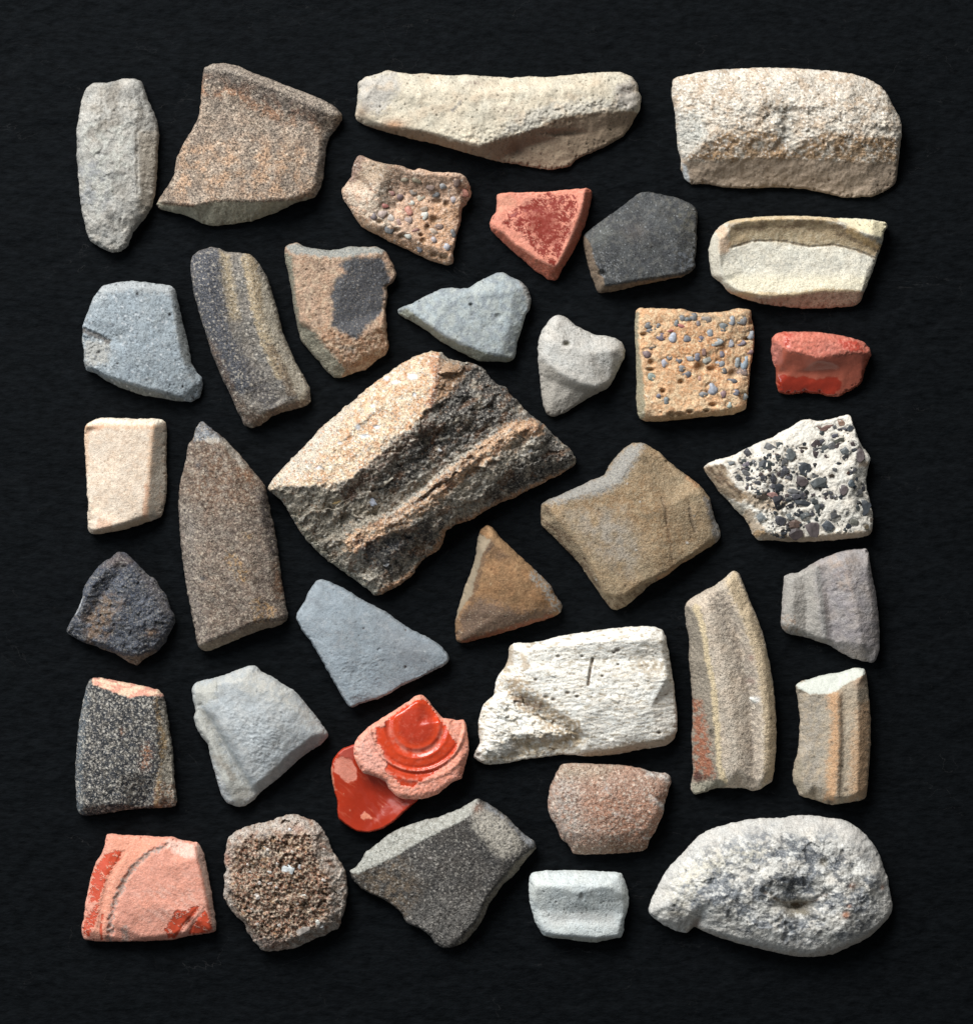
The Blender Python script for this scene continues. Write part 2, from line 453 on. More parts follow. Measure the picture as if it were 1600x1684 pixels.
        if da: cur = over(cur, math_('MULTIPLY', mr(n2, .55, .66, 0, da), gr), dark)
        if la: cur = over(cur, math_('MULTIPLY', mr(n2, .44, .34, 0, la), gr), light)
        L.new(cur, b.inputs["Base Color"])
        L.new(mt, b.inputs["Roughness"])
        bp = N.new("ShaderNodeBump"); bp.inputs["Strength"].default_value = 1.0; bp.inputs["Distance"].default_value = K * 1.6 * bump
        hh = math_('ADD', math_('MULTIPLY', n1, 1.0), math_('MULTIPLY', noise(size * 2.6, 2, .5), 1.0))
        L.new(math_('MULTIPLY', hh, gr), bp.inputs["Height"]); L.new(bp.outputs[0], b.inputs["Normal"])
        return m

# ---------------------------------------------------------------- small embedded stones
_stone_mesh = {}
def stone_mesh(kind, v):
    if (kind, v) in _stone_mesh: return _stone_mesh[(kind, v)]
    import bmesh
    rs = random.Random(v * 13 + (5 if kind == 'grit' else 0)); bm = bmesh.new()
    if kind == 'grit':
        pts = []
        for i in range(13):
            a = rs.random() * 6.283; e = rs.uniform(-.25, 1.25); r = rs.uniform(.86, 1.0)
            pts.append(bm.verts.new((r * math.cos(a) * math.cos(e), r * math.sin(a) * math.cos(e), .75 * r * math.sin(e))))
        bmesh.ops.convex_hull(bm, input=bm.verts)
        bmesh.ops.delete(bm, geom=[x for x in bm.verts if not x.link_faces], context='VERTS')
    else:
        bmesh.ops.create_icosphere(bm, subdivisions=2, radius=1.0)
        for x in bm.verts:
            d = 1 + .17 * math.sin(3.3 * x.co.x + v) + .16 * math.cos(4.1 * x.co.y + 2 * v) + rs.uniform(-.07, .07)
            x.co *= d; x.co.z *= .6
    bmesh.ops.recalc_face_normals(bm, faces=bm.faces)
    me = bpy.data.meshes.new(kind); bm.to_mesh(me); bm.free()
    if kind != 'grit': me.polygons.foreach_set("use_smooth", [True] * len(me.polygons))
    _stone_mesh[(kind, v)] = me
    return me

_smat = {}
def stone_mat(rgb, rough=.5, spec=.35):
    rgb = tuple(int(round(c / 12.0) * 12) for c in rgb)
    if rgb in _smat: return _smat[rgb]
    m = bpy.data.materials.new("stone_grain"); m.use_nodes = True; nt = m.node_tree; b = nt.nodes["Principled BSDF"]
    tc = nt.nodes.new("ShaderNodeTexCoord"); n = nt.nodes.new("ShaderNodeTexNoise"); n.inputs["Scale"].default_value = 2.6
    n.inputs["Detail"].default_value = 4; nt.links.new(tc.outputs["Object"], n.inputs["Vector"])
    r = nt.nodes.new("ShaderNodeValToRGB"); c = lin(rgb); c = c.mean() + (c - c.mean()) * (.4 if rgb[2] > rgb[0] else .75)
    r.color_ramp.elements[0].position = .3; r.color_ramp.elements[1].position = .7
    r.color_ramp.elements[0].color = (*np.clip(c * .55, 0, 1), 1); r.color_ramp.elements[1].color = (*np.clip(c * 1.15, 0, 1), 1)
    nt.links.new(n.outputs["Fac"], r.inputs[0]); nt.links.new(r.outputs[0], b.inputs["Base Color"])
    b.inputs["Roughness"].default_value = rough; b.inputs["Specular IOR Level"].default_value = spec
    _smat[rgb] = m
    return m

def stones(sh, kind, name, L, default, sink=0.35, seed=1, flat=1.0, grow=1.0):
    rs = random.Random(seed)
    for k, t in enumerate(L):
        x, y, rx, ry = t[:4]; c = t[4] if len(t) > 4 and t[4] else default
        q = sh.tp([[x, y]])[0]; rx *= grow / sh.f[2]; ry *= grow / sh.f[2]
        jq = int(np.clip((q[1] - sh.ys[0]) / sh.h, 0, len(sh.ys) - 1)); iq = int(np.clip((q[0] - sh.xs[0]) / sh.h, 0, len(sh.xs) - 1))
        if sh.d[jq, iq] < min(4.0, min(rx, ry) * .7): continue
        me = stone_mesh(kind, rs.randrange(9)).copy() if False else stone_mesh(kind, rs.randrange(9))
        o = bpy.data.objects.new(name, me); scene.collection.objects.link(o); o.parent = sh.root
        rz = min(rx, ry) * flat
        z = sh.zat(q[0], q[1])
        o.location = ((q[0] - sh.cx) * K * sh.sc_, -(q[1] - sh.cy) * K * sh.sc_, (z - rz * sink) * K)
        e_ = 1.4 if kind == 'grit' else 1.16
        o.scale = (rx * K * e_, ry * K * e_, rz * K); o.rotation_euler = (rs.uniform(-.25, .25), rs.uniform(-.25, .25), rs.uniform(-.5, .5) if kind != 'grit' else rs.uniform(-.4, .4))
        if not me.materials: me.materials.append(None)
        o.material_slots[0].link = 'OBJECT'; o.material_slots[0].material = stone_mat(c)

def grain_mass(sh, name, n, r0, r1, mask, rgb, seed, kind='grit', sink=.3, label=None):
    """many grains too small to pick apart, joined in one part"""
    rs = np.random.RandomState(seed); jj, ii = np.where((sh.d > 2.5) & (mask > .5))
    if len(jj) == 0: return
    V = []; F = []; base = 0
    for _ in range(n):
        q = rs.randint(len(jj)); x, y = sh.X[jj[q], ii[q]], sh.Y[jj[q], ii[q]]; r = r0 + (r1 - r0) * rs.rand() ** 2
        me = stone_mesh('grit', int(rs.randint(9)))
        co = np.array([v.co[:] for v in me.vertices]); a = rs.rand() * 6.28
        co = co @ np.array([[math.cos(a), math.sin(a), 0], [-math.sin(a), math.cos(a), 0], [0, 0, 1]])
        co = co * np.array([r, r * rs.uniform(.5, 1), r * .8]) + np.array([x - sh.cx, -(y - sh.cy), 0]) * sh.sc_
        co[:, 2] += sh.Zf[jj[q], ii[q]] - r * sink
        V.extend((co * K).tolist()); F.extend([[i + base for i in p.vertices] for p in me.polygons]); base += len(co)
    me = bpy.data.meshes.new(name); me.from_pydata(V, [], F); me.update(); me.materials.append(stone_mat(rgb))
    o = bpy.data.objects.new(name, me); scene.collection.objects.link(o); o.parent = sh.root; o["kind"] = "stuff"
    if label: o["label"] = label

# ---------------------------------------------------------------- the slate
def slate():
    a = np.arange(-860, 861, 4.0); b = np.arange(-900, 901, 4.0)
    ext = np.array([900, 980, 1100, 1300, 1700, 2400, 3600, 6000, 9000])
    xs = np.concatenate([-ext[::-1], a, ext]); ys = np.concatenate([-ext[::-1] - 40, b, ext + 40])
    X, Y = np.meshgrid(xs, ys)
    Z = 1.3 * fbm(X, Y, 90, 4, 501, .55, -6, 3.0) + 1.0 * fbm(X, Y, 24, 3, 503, .6, -8, 3.5)
    t = fbm(X, Y, 150, 4, 507, .6, 10, 2.4) * 3.2
    fr = t - np.floor(t); Z += 2.4 * (np.floor(t) + sstep(0.86, 1.0, fr)) * .8
    Z -= 1.2 * sstep(.93, 1.0, fbm(X, Y, 170, 3, 511, .5, -14, 2.2, ridged=True))
    Z = (Z - Z.max()) * .55
    ny, nx = X.shape; idx = np.arange(ny * nx).reshape(ny, nx)
    q = np.stack([idx[:-1, :-1], idx[:-1, 1:], idx[1:, 1:], idx[1:, :-1]], -1).reshape(-1, 4)
    P = np.stack([X.ravel() * K, Y.ravel() * K, Z.ravel() * K], 1)
    me = bpy.data.meshes.new("slate_surface")
    me.vertices.add(len(P)); me.vertices.foreach_set("co", P.astype(np.float32).ravel())
    me.loops.add(q.size); me.loops.foreach_set("vertex_index", q.ravel().astype(np.int32))
    me.polygons.add(len(q)); me.polygons.foreach_set("loop_start", np.arange(0, q.size, 4, dtype=np.int32))
    me.polygons.foreach_set("use_smooth", np.ones(len(q), bool)); me.update(calc_edges=True)
    m = bpy.data.materials.new("black_slate"); m.use_nodes = True; nt = m.node_tree; N = nt.nodes; L = nt.links
    bs = N["Principled BSDF"]; bs.inputs["Roughness"].default_value = .7; bs.inputs["Specular IOR Level"].default_value = .035
    tc = N.new("ShaderNodeTexCoord"); mp = N.new("ShaderNodeMapping"); L.new(tc.outputs["Object"], mp.inputs[0])
    mp.inputs["Scale"].default_value = (.42 / K, 1.0 / K, 1.0 / K); mp.inputs["Rotation"].default_value = (0, 0, math.radians(7))
    n1 = N.new("ShaderNodeTexNoise"); n1.inputs["Scale"].default_value = 1 / 7.0; n1.inputs["Detail"].default_value = 6; n1.inputs["Roughness"].default_value = .65
    L.new(mp.outputs[0], n1.inputs["Vector"])
    bp = N.new("ShaderNodeBump"); bp.inputs["Distance"].default_value = K * 3.0; bp.inputs["Strength"].default_value = .7
    L.new(n1.outputs["Fac"], bp.inputs["Height"]); L.new(bp.outputs[0], bs.inputs["Normal"])
    # pale hair-fine scratches and mineral streaks
    mp2 = N.new("ShaderNodeMapping"); L.new(tc.outputs["Object"], mp2.inputs[0]); mp2.inputs["Scale"].default_value = (.6 / K, 1.0 / K, 1 / K)
    n2 = N.new("ShaderNodeTexNoise"); n2.inputs["Scale"].default_value = 1 / 90.0; n2.inputs["Detail"].default_value = 8; n2.inputs["Distortion"].default_value = .6
    L.new(mp2.outputs[0], n2.inputs["Vector"])
    ma = N.new("ShaderNodeMath"); ma.operation = 'SUBTRACT'; L.new(n2.outputs["Fac"], ma.inputs[0]); ma.inputs[1].default_value = .5
    mb = N.new("ShaderNodeMath"); mb.operation = 'ABSOLUTE'; L.new(ma.outputs[0], mb.inputs[0])
    mr = N.new("ShaderNodeMapRange"); mr.inputs[1].default_value = 0; mr.inputs[2].default_value = .0022; mr.inputs[3].default_value = 1; mr.inputs[4].default_value = 0
    L.new(mb.outputs[0], mr.inputs[0])
    n3 = N.new("ShaderNodeTexNoise"); n3.inputs["Scale"].default_value = 1 / 60.0; n3.inputs["Detail"].default_value = 3; L.new(mp2.outputs[0], n3.inputs["Vector"])
    mr3 = N.new("ShaderNodeMapRange"); mr3.inputs[1].default_value = .5; mr3.inputs[2].default_value = .68; L.new(n3.outputs["Fac"], mr3.inputs[0])
    mm = N.new("ShaderNodeMath"); mm.operation = 'MULTIPLY'; L.new(mr.outputs[0], mm.inputs[0]); L.new(mr3.outputs[0], mm.inputs[1])
    mm2 = N.new("ShaderNodeMath"); mm2.operation = 'MULTIPLY'; L.new(mm.outputs[0], mm2.inputs[0]); mm2.inputs[1].default_value = .55
    rmp = N.new("ShaderNodeValToRGB"); L.new(n1.outputs["Fac"], rmp.inputs[0])
    rmp.color_ramp.elements[0].position = .3; rmp.color_ramp.elements[0].color = (.0016, .0021, .0026, 1)
    rmp.color_ramp.elements[1].position = .72; rmp.color_ramp.elements[1].color = (.0060, .0075, .0090, 1)
    mx = N.new("ShaderNodeMix"); mx.data_type = 'RGBA'; L.new(mm2.outputs[0], mx.inputs["Factor"]); L.new(rmp.outputs[0], mx.inputs["A"])
    mx.inputs["B"].default_value = (.035, .035, .036, 1); L.new(mx.outputs["Result"], bs.inputs["Base Color"])
    me.materials.append(m)
    o = bpy.data.objects.new("slate_ground", me); scene.collection.objects.link(o); o["kind"] = "structure"
slate()
# ================================================================ the shards, row by row
def shard_01():
    s = Shard('A', [(190,195),(235,168),(300,170),(345,158),(390,145),(450,148),(485,165),(500,205),(515,260),(550,330),(566,380),(575,440),(568,520),(566,600),(560,690),(553,760),(530,840),(490,895),(435,960),(410,1030),(370,1062),(320,1065),(265,1040),(210,1005),(190,950),(170,860),(155,760),(148,660),(140,560),(140,410),(155,330),(165,260)],
        [[(230,220,28),(240,350,42),(250,600,46),(300,880,40),(330,1000,28)], [(345,200,26),(365,300,33),(400,400,40)], [(450,210,34),(470,330,40)],
         [(455,430,42),(466,600,44),(474,780,40),(440,900,32)], [(510,450,32),(515,620,33),(505,780,30)]],
        z=20, R=9, rough=(3,1.4,.5), col=(158,155,147))
    s.mottle(.16, 26, .03)
    s.mix((142,143,142), s.nm(30,.0,.25)*s.poly([(140,560),(300,560),(330,800),(250,900),(160,820)],10,5))
    s.mix((178,178,168), s.nm(14,.05,.2)*s.poly([(170,380),(420,380),(440,650),(250,900),(180,700)],12,6), .7)
    s.mix((165,152,132), s.poly([(470,430),(580,430),(580,850),(480,900)],8,4), .6)
    s.mix((120,112,100), s.line([(350,190),(330,260),(360,380),(220,440)],5,6,4), .5)
    s.broken(s.poly([(270,200),(480,200),(480,420),(200,420)],10,5), 2.5, 18)
    s.groove([(466,440),(468,600),(472,770)], 1.6, 1.2, 2, 1.2)
    s.pits(60,1,2.5,.7,color=(105,100,92))
    s.chips(np.ones_like(s.Z), 13, 1.0)
    s.finish("pottery_shard", "long narrow upright grey stone-like shard at the top left corner", spk=(2.4,.26,.28,.2))
shard_01()

def shard_02():
    s = Shard('A', [(815,90,22),(860,70,22),(930,68,24),(1000,85,26),(1075,120,26),(1160,150,26),(1230,180,26),(1300,205,26),(1380,235,26),(1460,270,24),(1510,300,22),(1538,335,18),(1540,370,14),(1510,410,12),(1475,455,10),(1455,510,10),(1448,600,10),(1440,680,10),(1420,740,8),(1395,775,8),(1290,805,8),(1200,850,8),(1060,900,8),(960,915,8),(860,925,8),(790,905,8),(720,870,8),(640,850,10),(580,838,12),(560,815,14),(570,790,16),(620,720,18),(655,660,20),(665,580,20),(700,500,20),(750,420,20),(785,350,18),(795,280,18),(800,190,20),(808,130,22)],
        [[(590,805,22),(640,805,30),(700,822,40),(760,826,46),(880,800,50),(1000,795,50),(1150,803,48),(1290,793,42),(1380,765,32)],
         [(840,100,32),(930,110,44),(1000,130,46),(1200,215,48),(1400,310,46),(1500,350,32)],
         [(830,180,26),(1000,225,32),(1250,325,34),(1400,390,30)],
         [(820,300,25),(1050,330,27),(1250,400,28),(1410,450,26)],
         [(760,520,28),(1000,520,34),(1250,560,38),(1420,600,34)],
         [(1430,460,26),(1420,600,34),(1400,720,34)]],
        z=20, R=7, rough=(2,1.2,1.1), col=(168,146,124))
    s.mottle(.12, 24, .06)
    s.mix((195,150,108), s.nm(26,.05,.25)*s.poly([(680,480),(1400,480),(1380,790),(640,800)],25,8), .8)
    s.mix((178,122,78), s.nm(22,.0,.2)*s.line([(820,180),(1000,230),(1250,340),(1370,390)],10,14,4), .85)
    s.mix((98,94,92), s.line([(850,130),(1000,170),(1200,260),(1400,350)],9,12,4), .55)
    s.mix((170,158,142), s.line([(840,85),(1000,105),(1250,200),(1500,320)],8,6,3), .6)
    s.mix((172,165,138), s.poly([(560,800),(640,812),(760,832),(880,806),(1150,808),(1300,796),(1400,770),(1300,850),(900,960),(600,860)],2,1.5), .95, grain=.35)
    s.mix((150,150,145), s.poly([(1440,450),(1560,380),(1480,640),(1430,760),(1400,760),(1420,600)],4,3), .7)
    s.mix((140,95,60), s.line([(600,810),(760,828)],1,3,1), .6)
    s.grains(s.G, 3.4, .25, [((46,42,40),.16),((214,196,170),.12)])
    s.mix((84,76,70), s.nm(5,.16,.1,3)*s.G, .55)
    s.mix((96,84,76), s.nm(26,.10,.18,4,gain=.65)*s.G, .4)
    s.part("broken_edge", s.poly([(560,818),(640,815),(760,835),(880,809),(1150,811),(1300,799),(1400,775),(1300,850),(900,960),(600,880)],1,1), "pale broken lower edge")
    s.sat = 0.78
    s.finish("rim_shard", "large sandy brown speckled shard with a thick rim along its top", spk=(2.1,.5,.85,.35), bump=1.5, dark=(48,42,38), light=(222,205,180))
shard_02()

def shard_03():
    s = Shard('B', [(85,160,24),(130,130,26),(185,118,26),(235,97,26),(290,108,26),(350,118,26),(430,112,26),(480,122,26),(560,124,26),(650,122,26),(760,130,26),(870,138,26),(960,128,26),(1040,135,26),(1130,125,26),(1230,115,26),(1330,108,26),(1420,108,24),(1480,130,22),(1505,165,20),(1510,205,18),(1525,230,16),(1515,300,14),(1490,340,9),(1470,380,8),(1435,430,8),(1350,480,8),(1260,520,8),(1190,550,8),(1165,585,8),(1060,602,8),(980,590,8),(900,575,8),(800,560,8),(650,520,9),(500,475,10),(340,440,12),(230,410,14),(120,375,14),(80,350,14),(70,320,16),(82,270,18),(88,210,22)],
        [[(95,320,22),(150,365,30),(260,395,38),(370,405,44),(470,425,48),(560,460,50),(700,490,50),(800,455,50),(900,430,50),(1000,395,50),(1080,355,50),(1200,328,48),(1350,315,44),(1470,305,36),(1505,270,26)],
         [(170,180,42),(700,230,50),(1300,190,48),(1460,200,36)], [(120,250,36),(600,320,52),(1000,310,52),(1400,250,46)],
         [(850,520,16),(960,480,20),(1150,430,26),(1350,400,22)]],
        z=20, R=7, rough=(3,1.1,.3), col=(202,190,164))
    s.mottle(.09, 30, .04)
    s.mix((176,172,166), s.poly([(80,140),(280,110),(300,200),(200,330),(90,300)],10,8), .7)
    s.mix((182,176,162), s.poly([(800,440),(880,350),(1050,280),(1300,260),(1480,290),(1300,320),(1100,350),(950,420)],8,7), .75)
    s.mix((175,168,158), s.poly([(1390,190),(1500,140),(1520,250),(1480,310),(1390,290)],6,6), .8)
    s.mix((196,172,140), s.nm(30,.25,.2), .5)
    s.mix((200,140,88), s.spot(270,385,60,28), .8); s.mix((150,120,92), s.spot(110,320,40,50), .6)
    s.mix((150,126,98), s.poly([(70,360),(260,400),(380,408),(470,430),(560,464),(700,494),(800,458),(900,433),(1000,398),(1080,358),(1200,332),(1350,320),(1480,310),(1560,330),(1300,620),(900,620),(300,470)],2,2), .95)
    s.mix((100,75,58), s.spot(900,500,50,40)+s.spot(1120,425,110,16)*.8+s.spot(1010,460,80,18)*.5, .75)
    s.hole(1130,420,110,18,6); s.hole(890,500,40,45,4); s.hole(1450,215,40,25,6)
    s.mix((120,105,95), s.spot(1445,200,50,25)*s.nm(6,0,.2), .8)
    s.mix((140,120,105), (s.spot(680,172,45,18)+s.spot(845,310,50,18))*s.nm(5,0,.2), .8)
    s.broken(s.poly([(480,440),(900,330),(1300,250),(1500,290),(1000,440),(700,510)],10,5), 2.2, 12)
    s.pits(330,.7,1.9,1.4,color=(92,84,70))
    s.mix((130,125,120), s.line([(570,310),(610,265)],1,3,2), .7)
    s.chips(s.poly([(800,440),(880,350),(1050,280),(1300,260),(1480,290),(1300,320),(1100,350),(950,420),(700,500)],6,4), 10, 1.6, -20, 1.8)
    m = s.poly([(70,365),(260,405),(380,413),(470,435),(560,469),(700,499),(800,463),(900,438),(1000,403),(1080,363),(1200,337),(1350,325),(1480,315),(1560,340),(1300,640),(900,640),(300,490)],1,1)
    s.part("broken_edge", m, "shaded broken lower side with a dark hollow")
    s.sat = 0.78
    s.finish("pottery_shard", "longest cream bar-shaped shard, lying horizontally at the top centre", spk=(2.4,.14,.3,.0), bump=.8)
shard_03()

def shard_04():
    s = Shard('C', [(280,150,26),(310,135,30),(400,115,32),(500,100,32),(620,93,32),(740,88,32),(900,90,32),(1000,97,32),(1120,105,32),(1220,118,32),(1310,145,30),(1380,185,28),(1420,235,28),(1445,290,26),(1480,345,26),(1490,400,26),(1492,450,24),(1480,520,18),(1475,600,14),(1465,690,10),(1430,725,9),(1340,765,9),(1190,772,9),(1100,750,9),(1000,728,9),(900,718,9),(780,718,9),(640,722,9),(540,715,9),(460,698,9),(380,700,9),(345,670,10),(325,620,14),(325,570,18),(310,520,20),(302,440,22),(295,340,24),(285,280,24),(275,220,24)],
        [[(320,555,26),(400,540,38),(450,490,50),(560,450,58),(700,430,60),(800,440,58),(850,520,42),(930,500,48),(1000,450,58),(1150,450,58),(1300,470,54),(1460,470,36)],
         [(345,585,24),(500,585,34),(700,570,38),(900,570,38),(1100,578,38),(1300,592,34),(1460,590,22)],
         [(320,180,38),(600,160,54),(900,160,58),(1200,190,56),(1400,300,44)], [(330,320,40),(600,300,64),(1200,320,64),(1430,390,44)],
         [(860,330,56),(870,400,50),(860,480,44)], [(400,660,14),(700,680,15),(1000,690,15),(1350,710,14)]],
        z=20, R=8, rough=(3.5,1.5,.6), col=(208,195,176))
    s.mottle(.14, 26, .05)
    s.mix((222,214,198), s.nm(24,.05,.2), .6); s.mix((188,160,128), s.nm(20,.15,.15), .6)
    s.mix((178,180,172), s.poly([(300,330),(430,330),(450,470),(350,560),(300,520)],8,6), .7)
    s.mix((160,158,148), s.spot(860,350,70,60)*s.nm(9,-.1,.2)+s.spot(870,470,70,60)*.8, .7)
    s.mix((160,122,76), s.poly([(340,570),(420,520),(560,440),(700,425),(820,450),(900,540),(960,500),(1080,440),(1300,460),(1480,470),(1470,600),(1000,590),(600,600)],5,4)*s.nm(16,-.15,.3), .85)
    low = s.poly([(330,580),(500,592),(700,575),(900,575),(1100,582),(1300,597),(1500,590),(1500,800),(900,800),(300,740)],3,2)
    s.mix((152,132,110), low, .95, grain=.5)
    s.mix((190,200,205), s.poly([(330,600),(350,600),(372,690),(340,680)],3,2), .7)
    s.broken(s.poly([(290,250),(600,250),(900,280),(1480,380),(1480,500),(900,560),(340,560)],14,6), 3.2, 26, 20, 1.5)
    s.broken(1-low, 1.6, 7, 15, 1.6)
    s.chips((1-low)*s.poly([(290,250),(900,260),(1490,360),(1490,520),(900,560),(300,560)],14,8), 15, 1.8, 15, 1.8)
    s.grains(1-low, 3.2, .18, [((140,116,84),.07),((240,236,226),.12)])
    s.pits(60,.8,2,.9,low,color=(110,88,72)); s.pits(50,1,2.5,1,1-low,color=(120,100,75))
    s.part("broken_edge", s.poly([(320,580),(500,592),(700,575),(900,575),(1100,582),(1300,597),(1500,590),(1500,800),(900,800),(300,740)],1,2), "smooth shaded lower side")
    s.finish("pottery_shard", "massive cream block with a rough top and a smooth shaded lower side", spk=(2.4,.28,.35,.25), bump=1.5, dark=(95,78,58))
shard_04()

def shard_05():
    s = Shard('P5', [(245,100,30),(290,90,34),(370,125,34),(450,160,36),(560,185,38),(650,200,42),(740,210,42),(800,245,44),(880,262,44),(930,235,46),(1010,262,46),(1080,280,46),(1180,285,44),(1300,282,42),(1400,300,38),(1440,325,34),(1465,380,28),(1490,450,20),(1503,510,14),(1480,560,10),(1440,630,8),(1390,680,8),(1385,790,12),(1350,920,16),(1320,1040,18),(1300,1160,18),(1303,1250,16),(1285,1285,14),(1220,1295,12),(1080,1255,10),(950,1200,10),(800,1120,10),(650,1060,10),(520,990,10),(400,930,10),(310,880,12),(240,800,14),(160,660,16),(90,570,16),(75,460,18),(120,410,20),(180,330,22),(195,230,24),(215,160,26)],
        [[(620,470,26),(800,520,24),(1000,560,24),(1200,540,26),(1350,540,28)], [(560,850,32),(800,960,34),(1000,1060,34),(1200,1160,32),(1270,1210,26)],
         [(1370,560,30),(1375,680,28)], [(650,240,48),(800,290,48),(1000,310,48),(1300,330,46),(1400,370,38)],
         [(640,260,42),(600,350,36),(580,460,34),(570,600,34)], [(540,300,38),(500,460,38),(450,600,38),(300,600,36)], [(150,480,28),(300,760,30),(430,880,30)]],
        z=18, R=5, rough=(2,1.8,1.0), col=(208,170,140), soft=2.4)
    s.mottle(.16, 14, .07)
    s.mix((214,196,172), s.poly([(100,450),(580,400),(560,700),(700,900),(400,900),(150,640)],10,8)*s.nm(10,-.15,.25), .85)
    s.mix((178,158,132), s.poly([(220,120),(640,190),(600,380),(350,440),(120,420)],8,6), .75)
    s.mix((105,105,98), s.poly([(420,440),(600,380),(590,600),(430,640)],10,8)*s.nm(6,.0,.2), .8)
    s.mix((130,98,88), s.line([(250,110),(200,240),(190,330)],8,8,4), .7)
    s.mix((92,76,60), s.line([(650,200),(680,270),(610,380),(580,520),(575,600)],10,12,7), .65)
    s.mix((205,150,98), s.poly([(900,600),(1380,600),(1300,1230),(900,1100)],12,8)*s.nm(8,-.1,.3), .6)
    s.mix((165,120,75), s.line([(240,840),(420,950),(650,1075),(900,1190),(1200,1300)],6,14,5), .6)
    s.mix((190,130,95), s.poly([(1380,450),(1480,430),(1510,520),(1400,560)],6,3), .6)
    s.mix((120,98,78), s.line([(240,330),(320,370),(380,440)],2,5,2), .7)
    for x,y,rx,ry in [(1130,600,55,26),(1225,628,32,34),(1095,808,48,46),(1018,890,30,34),(975,1038,32,36),(740,985,36,30),(1200,1210,45,28),(1095,1185,36,24),(950,975,26,18),(500,830,40,25),(680,920,50,24)]:
        m = s.hole(x,y,rx,ry,7,3); s.mix((118,96,62), m, .6)
    s.pits(90,.8,2.2,.9,color=(120,88,62)); s.specks(60,1,2.5,(225,215,200)); s.specks(50,1,2.5,(140,95,78))
    s.hollow_root = True
    PB = [(950,562,36,30,(196,180,152)),(815,708,38,38,(206,128,104)),(845,625,28,28,(190,190,185)),(555,655,34,28,(172,98,80)),(720,555,32,34,(118,98,92)),(620,515,34,26,(172,124,104)),(1110,520,36,36,(116,114,116)),(1195,440,34,36,(156,154,152)),(1340,400,42,36,(124,90,80)),(1318,585,38,36,(178,168,168)),(985,760,30,44,(206,200,190)),(710,830,32,28,(166,132,122)),(810,815,36,46,(166,138,128)),(600,910,38,38,(126,122,114)),(810,975,36,34,(192,188,180)),(1075,1030,34,36,(182,174,164)),(935,1115,34,30,(116,124,132)),(1218,1105,38,38,(178,182,190)),(530,740,42,44,(194,164,160)),(430,770,32,32,(116,112,106)),(770,360,38,34,(148,128,106)),(910,375,42,36,(136,114,92)),(1050,450,38,26,(148,126,110)),(1420,515,40,40,(196,124,96)),(870,500,32,28,(146,136,122)),(620,790,32,32,(190,180,172)),(1300,950,30,34,(124,114,114)),(950,275,46,34,(154,112,88)),(1150,880,32,24,(148,116,104)),(890,925,34,20,(138,98,86)),(980,690,36,26,(170,140,120)),(1080,940,50,30,(206,180,160))]
    s.sockets(PB, 1.4, .2)
    s.finish("mortar_shard", "ragged orange buff shard studded with small rounded pebbles, below the long cream bar", spk=(2.2,.35,.5,.45), bump=1.4, dark=(95,68,48))
    stones(s, 'pebble', 'pebble', PB,
           (160,140,120), sink=.3, seed=5, grow=1.1)
shard_05()

def shard_06():
    s = Shard('B', [(790,732,22),(850,722,26),(950,722,28),(1060,718,28),(1150,708,26),(1210,702,24),(1255,700,16),(1275,715,9),(1265,780,9),(1240,880,9),(1200,980,9),(1160,1050,9),(1120,1110,8),(1105,1150,8),(1085,1168,8),(1050,1160,8),(990,1120,8),(920,1060,8),(850,1000,8),(800,950,10),(765,915,14),(755,880,18),(765,850,20),(785,825,20),(790,790,20)],
        [[(775,885,28),(820,925,34),(880,985,34),(980,1052,34),(1050,1088,34),(1090,1100,32)], [(1235,715,32),(1215,830,34),(1165,960,34),(1098,1095,32)],
         [(800,845,36),(870,870,32)], [(820,750,26),(850,800,26),(820,820,28)], [(1000,830,30),(1060,980,30)]],
        z=20, R=5, rough=(1,.6,.3), col=(222,138,112))
    s.mottle(.1, 20, .04)
    s.mix((200,140,112), s.poly([(785,735),(860,740),(900,790),(840,810),(800,830)],6,4), .6)
    m = s.poly([(880,810),(960,770),(1010,745),(1050,722),(1090,745),(1180,735),(1205,760),(1190,830),(1160,920),(1110,1040),(1080,1098),(1040,1068),(970,1005),(920,940),(860,905),(815,885),(830,860)],1.2,4,6)
    holes = s.nm(11,.05,.04,5,gain=.85)
    edgeish = s.poly([(930,840),(1090,800),(1100,1000),(1000,960)],18,4)
    m = m*(1-holes*(1-.95*edgeish))*(1-.9*s.nm(7,.34,.04,4,gain=.8))
    s.Z += m*.5
    s.mix((142,48,34), m, 1, grain=.12, rg=.42)
    side = s.poly([(750,890),(820,932),(880,992),(980,1060),(1050,1095),(1100,1106),(1172,965),(1222,835),(1243,700),(1300,700),(1300,900),(1100,1200),(750,1000)],1.2,1)
    s.mix((188,98,70), side, .95, grain=1); s.mix((150,95,70), side*s.nm(8,.2,.15), .6)
    s.part("slip_coating", m, "dark red slip worn at the edges"); s.part("broken_edge", side)
    s.sat = .86
    s.finish("slipped_shard", "flat triangular pink shard with a worn matt dark red coating", spk=(2.2,.16,.2,.25), bump=.9, dark=(120,55,40), light=(240,190,170))
shard_06()

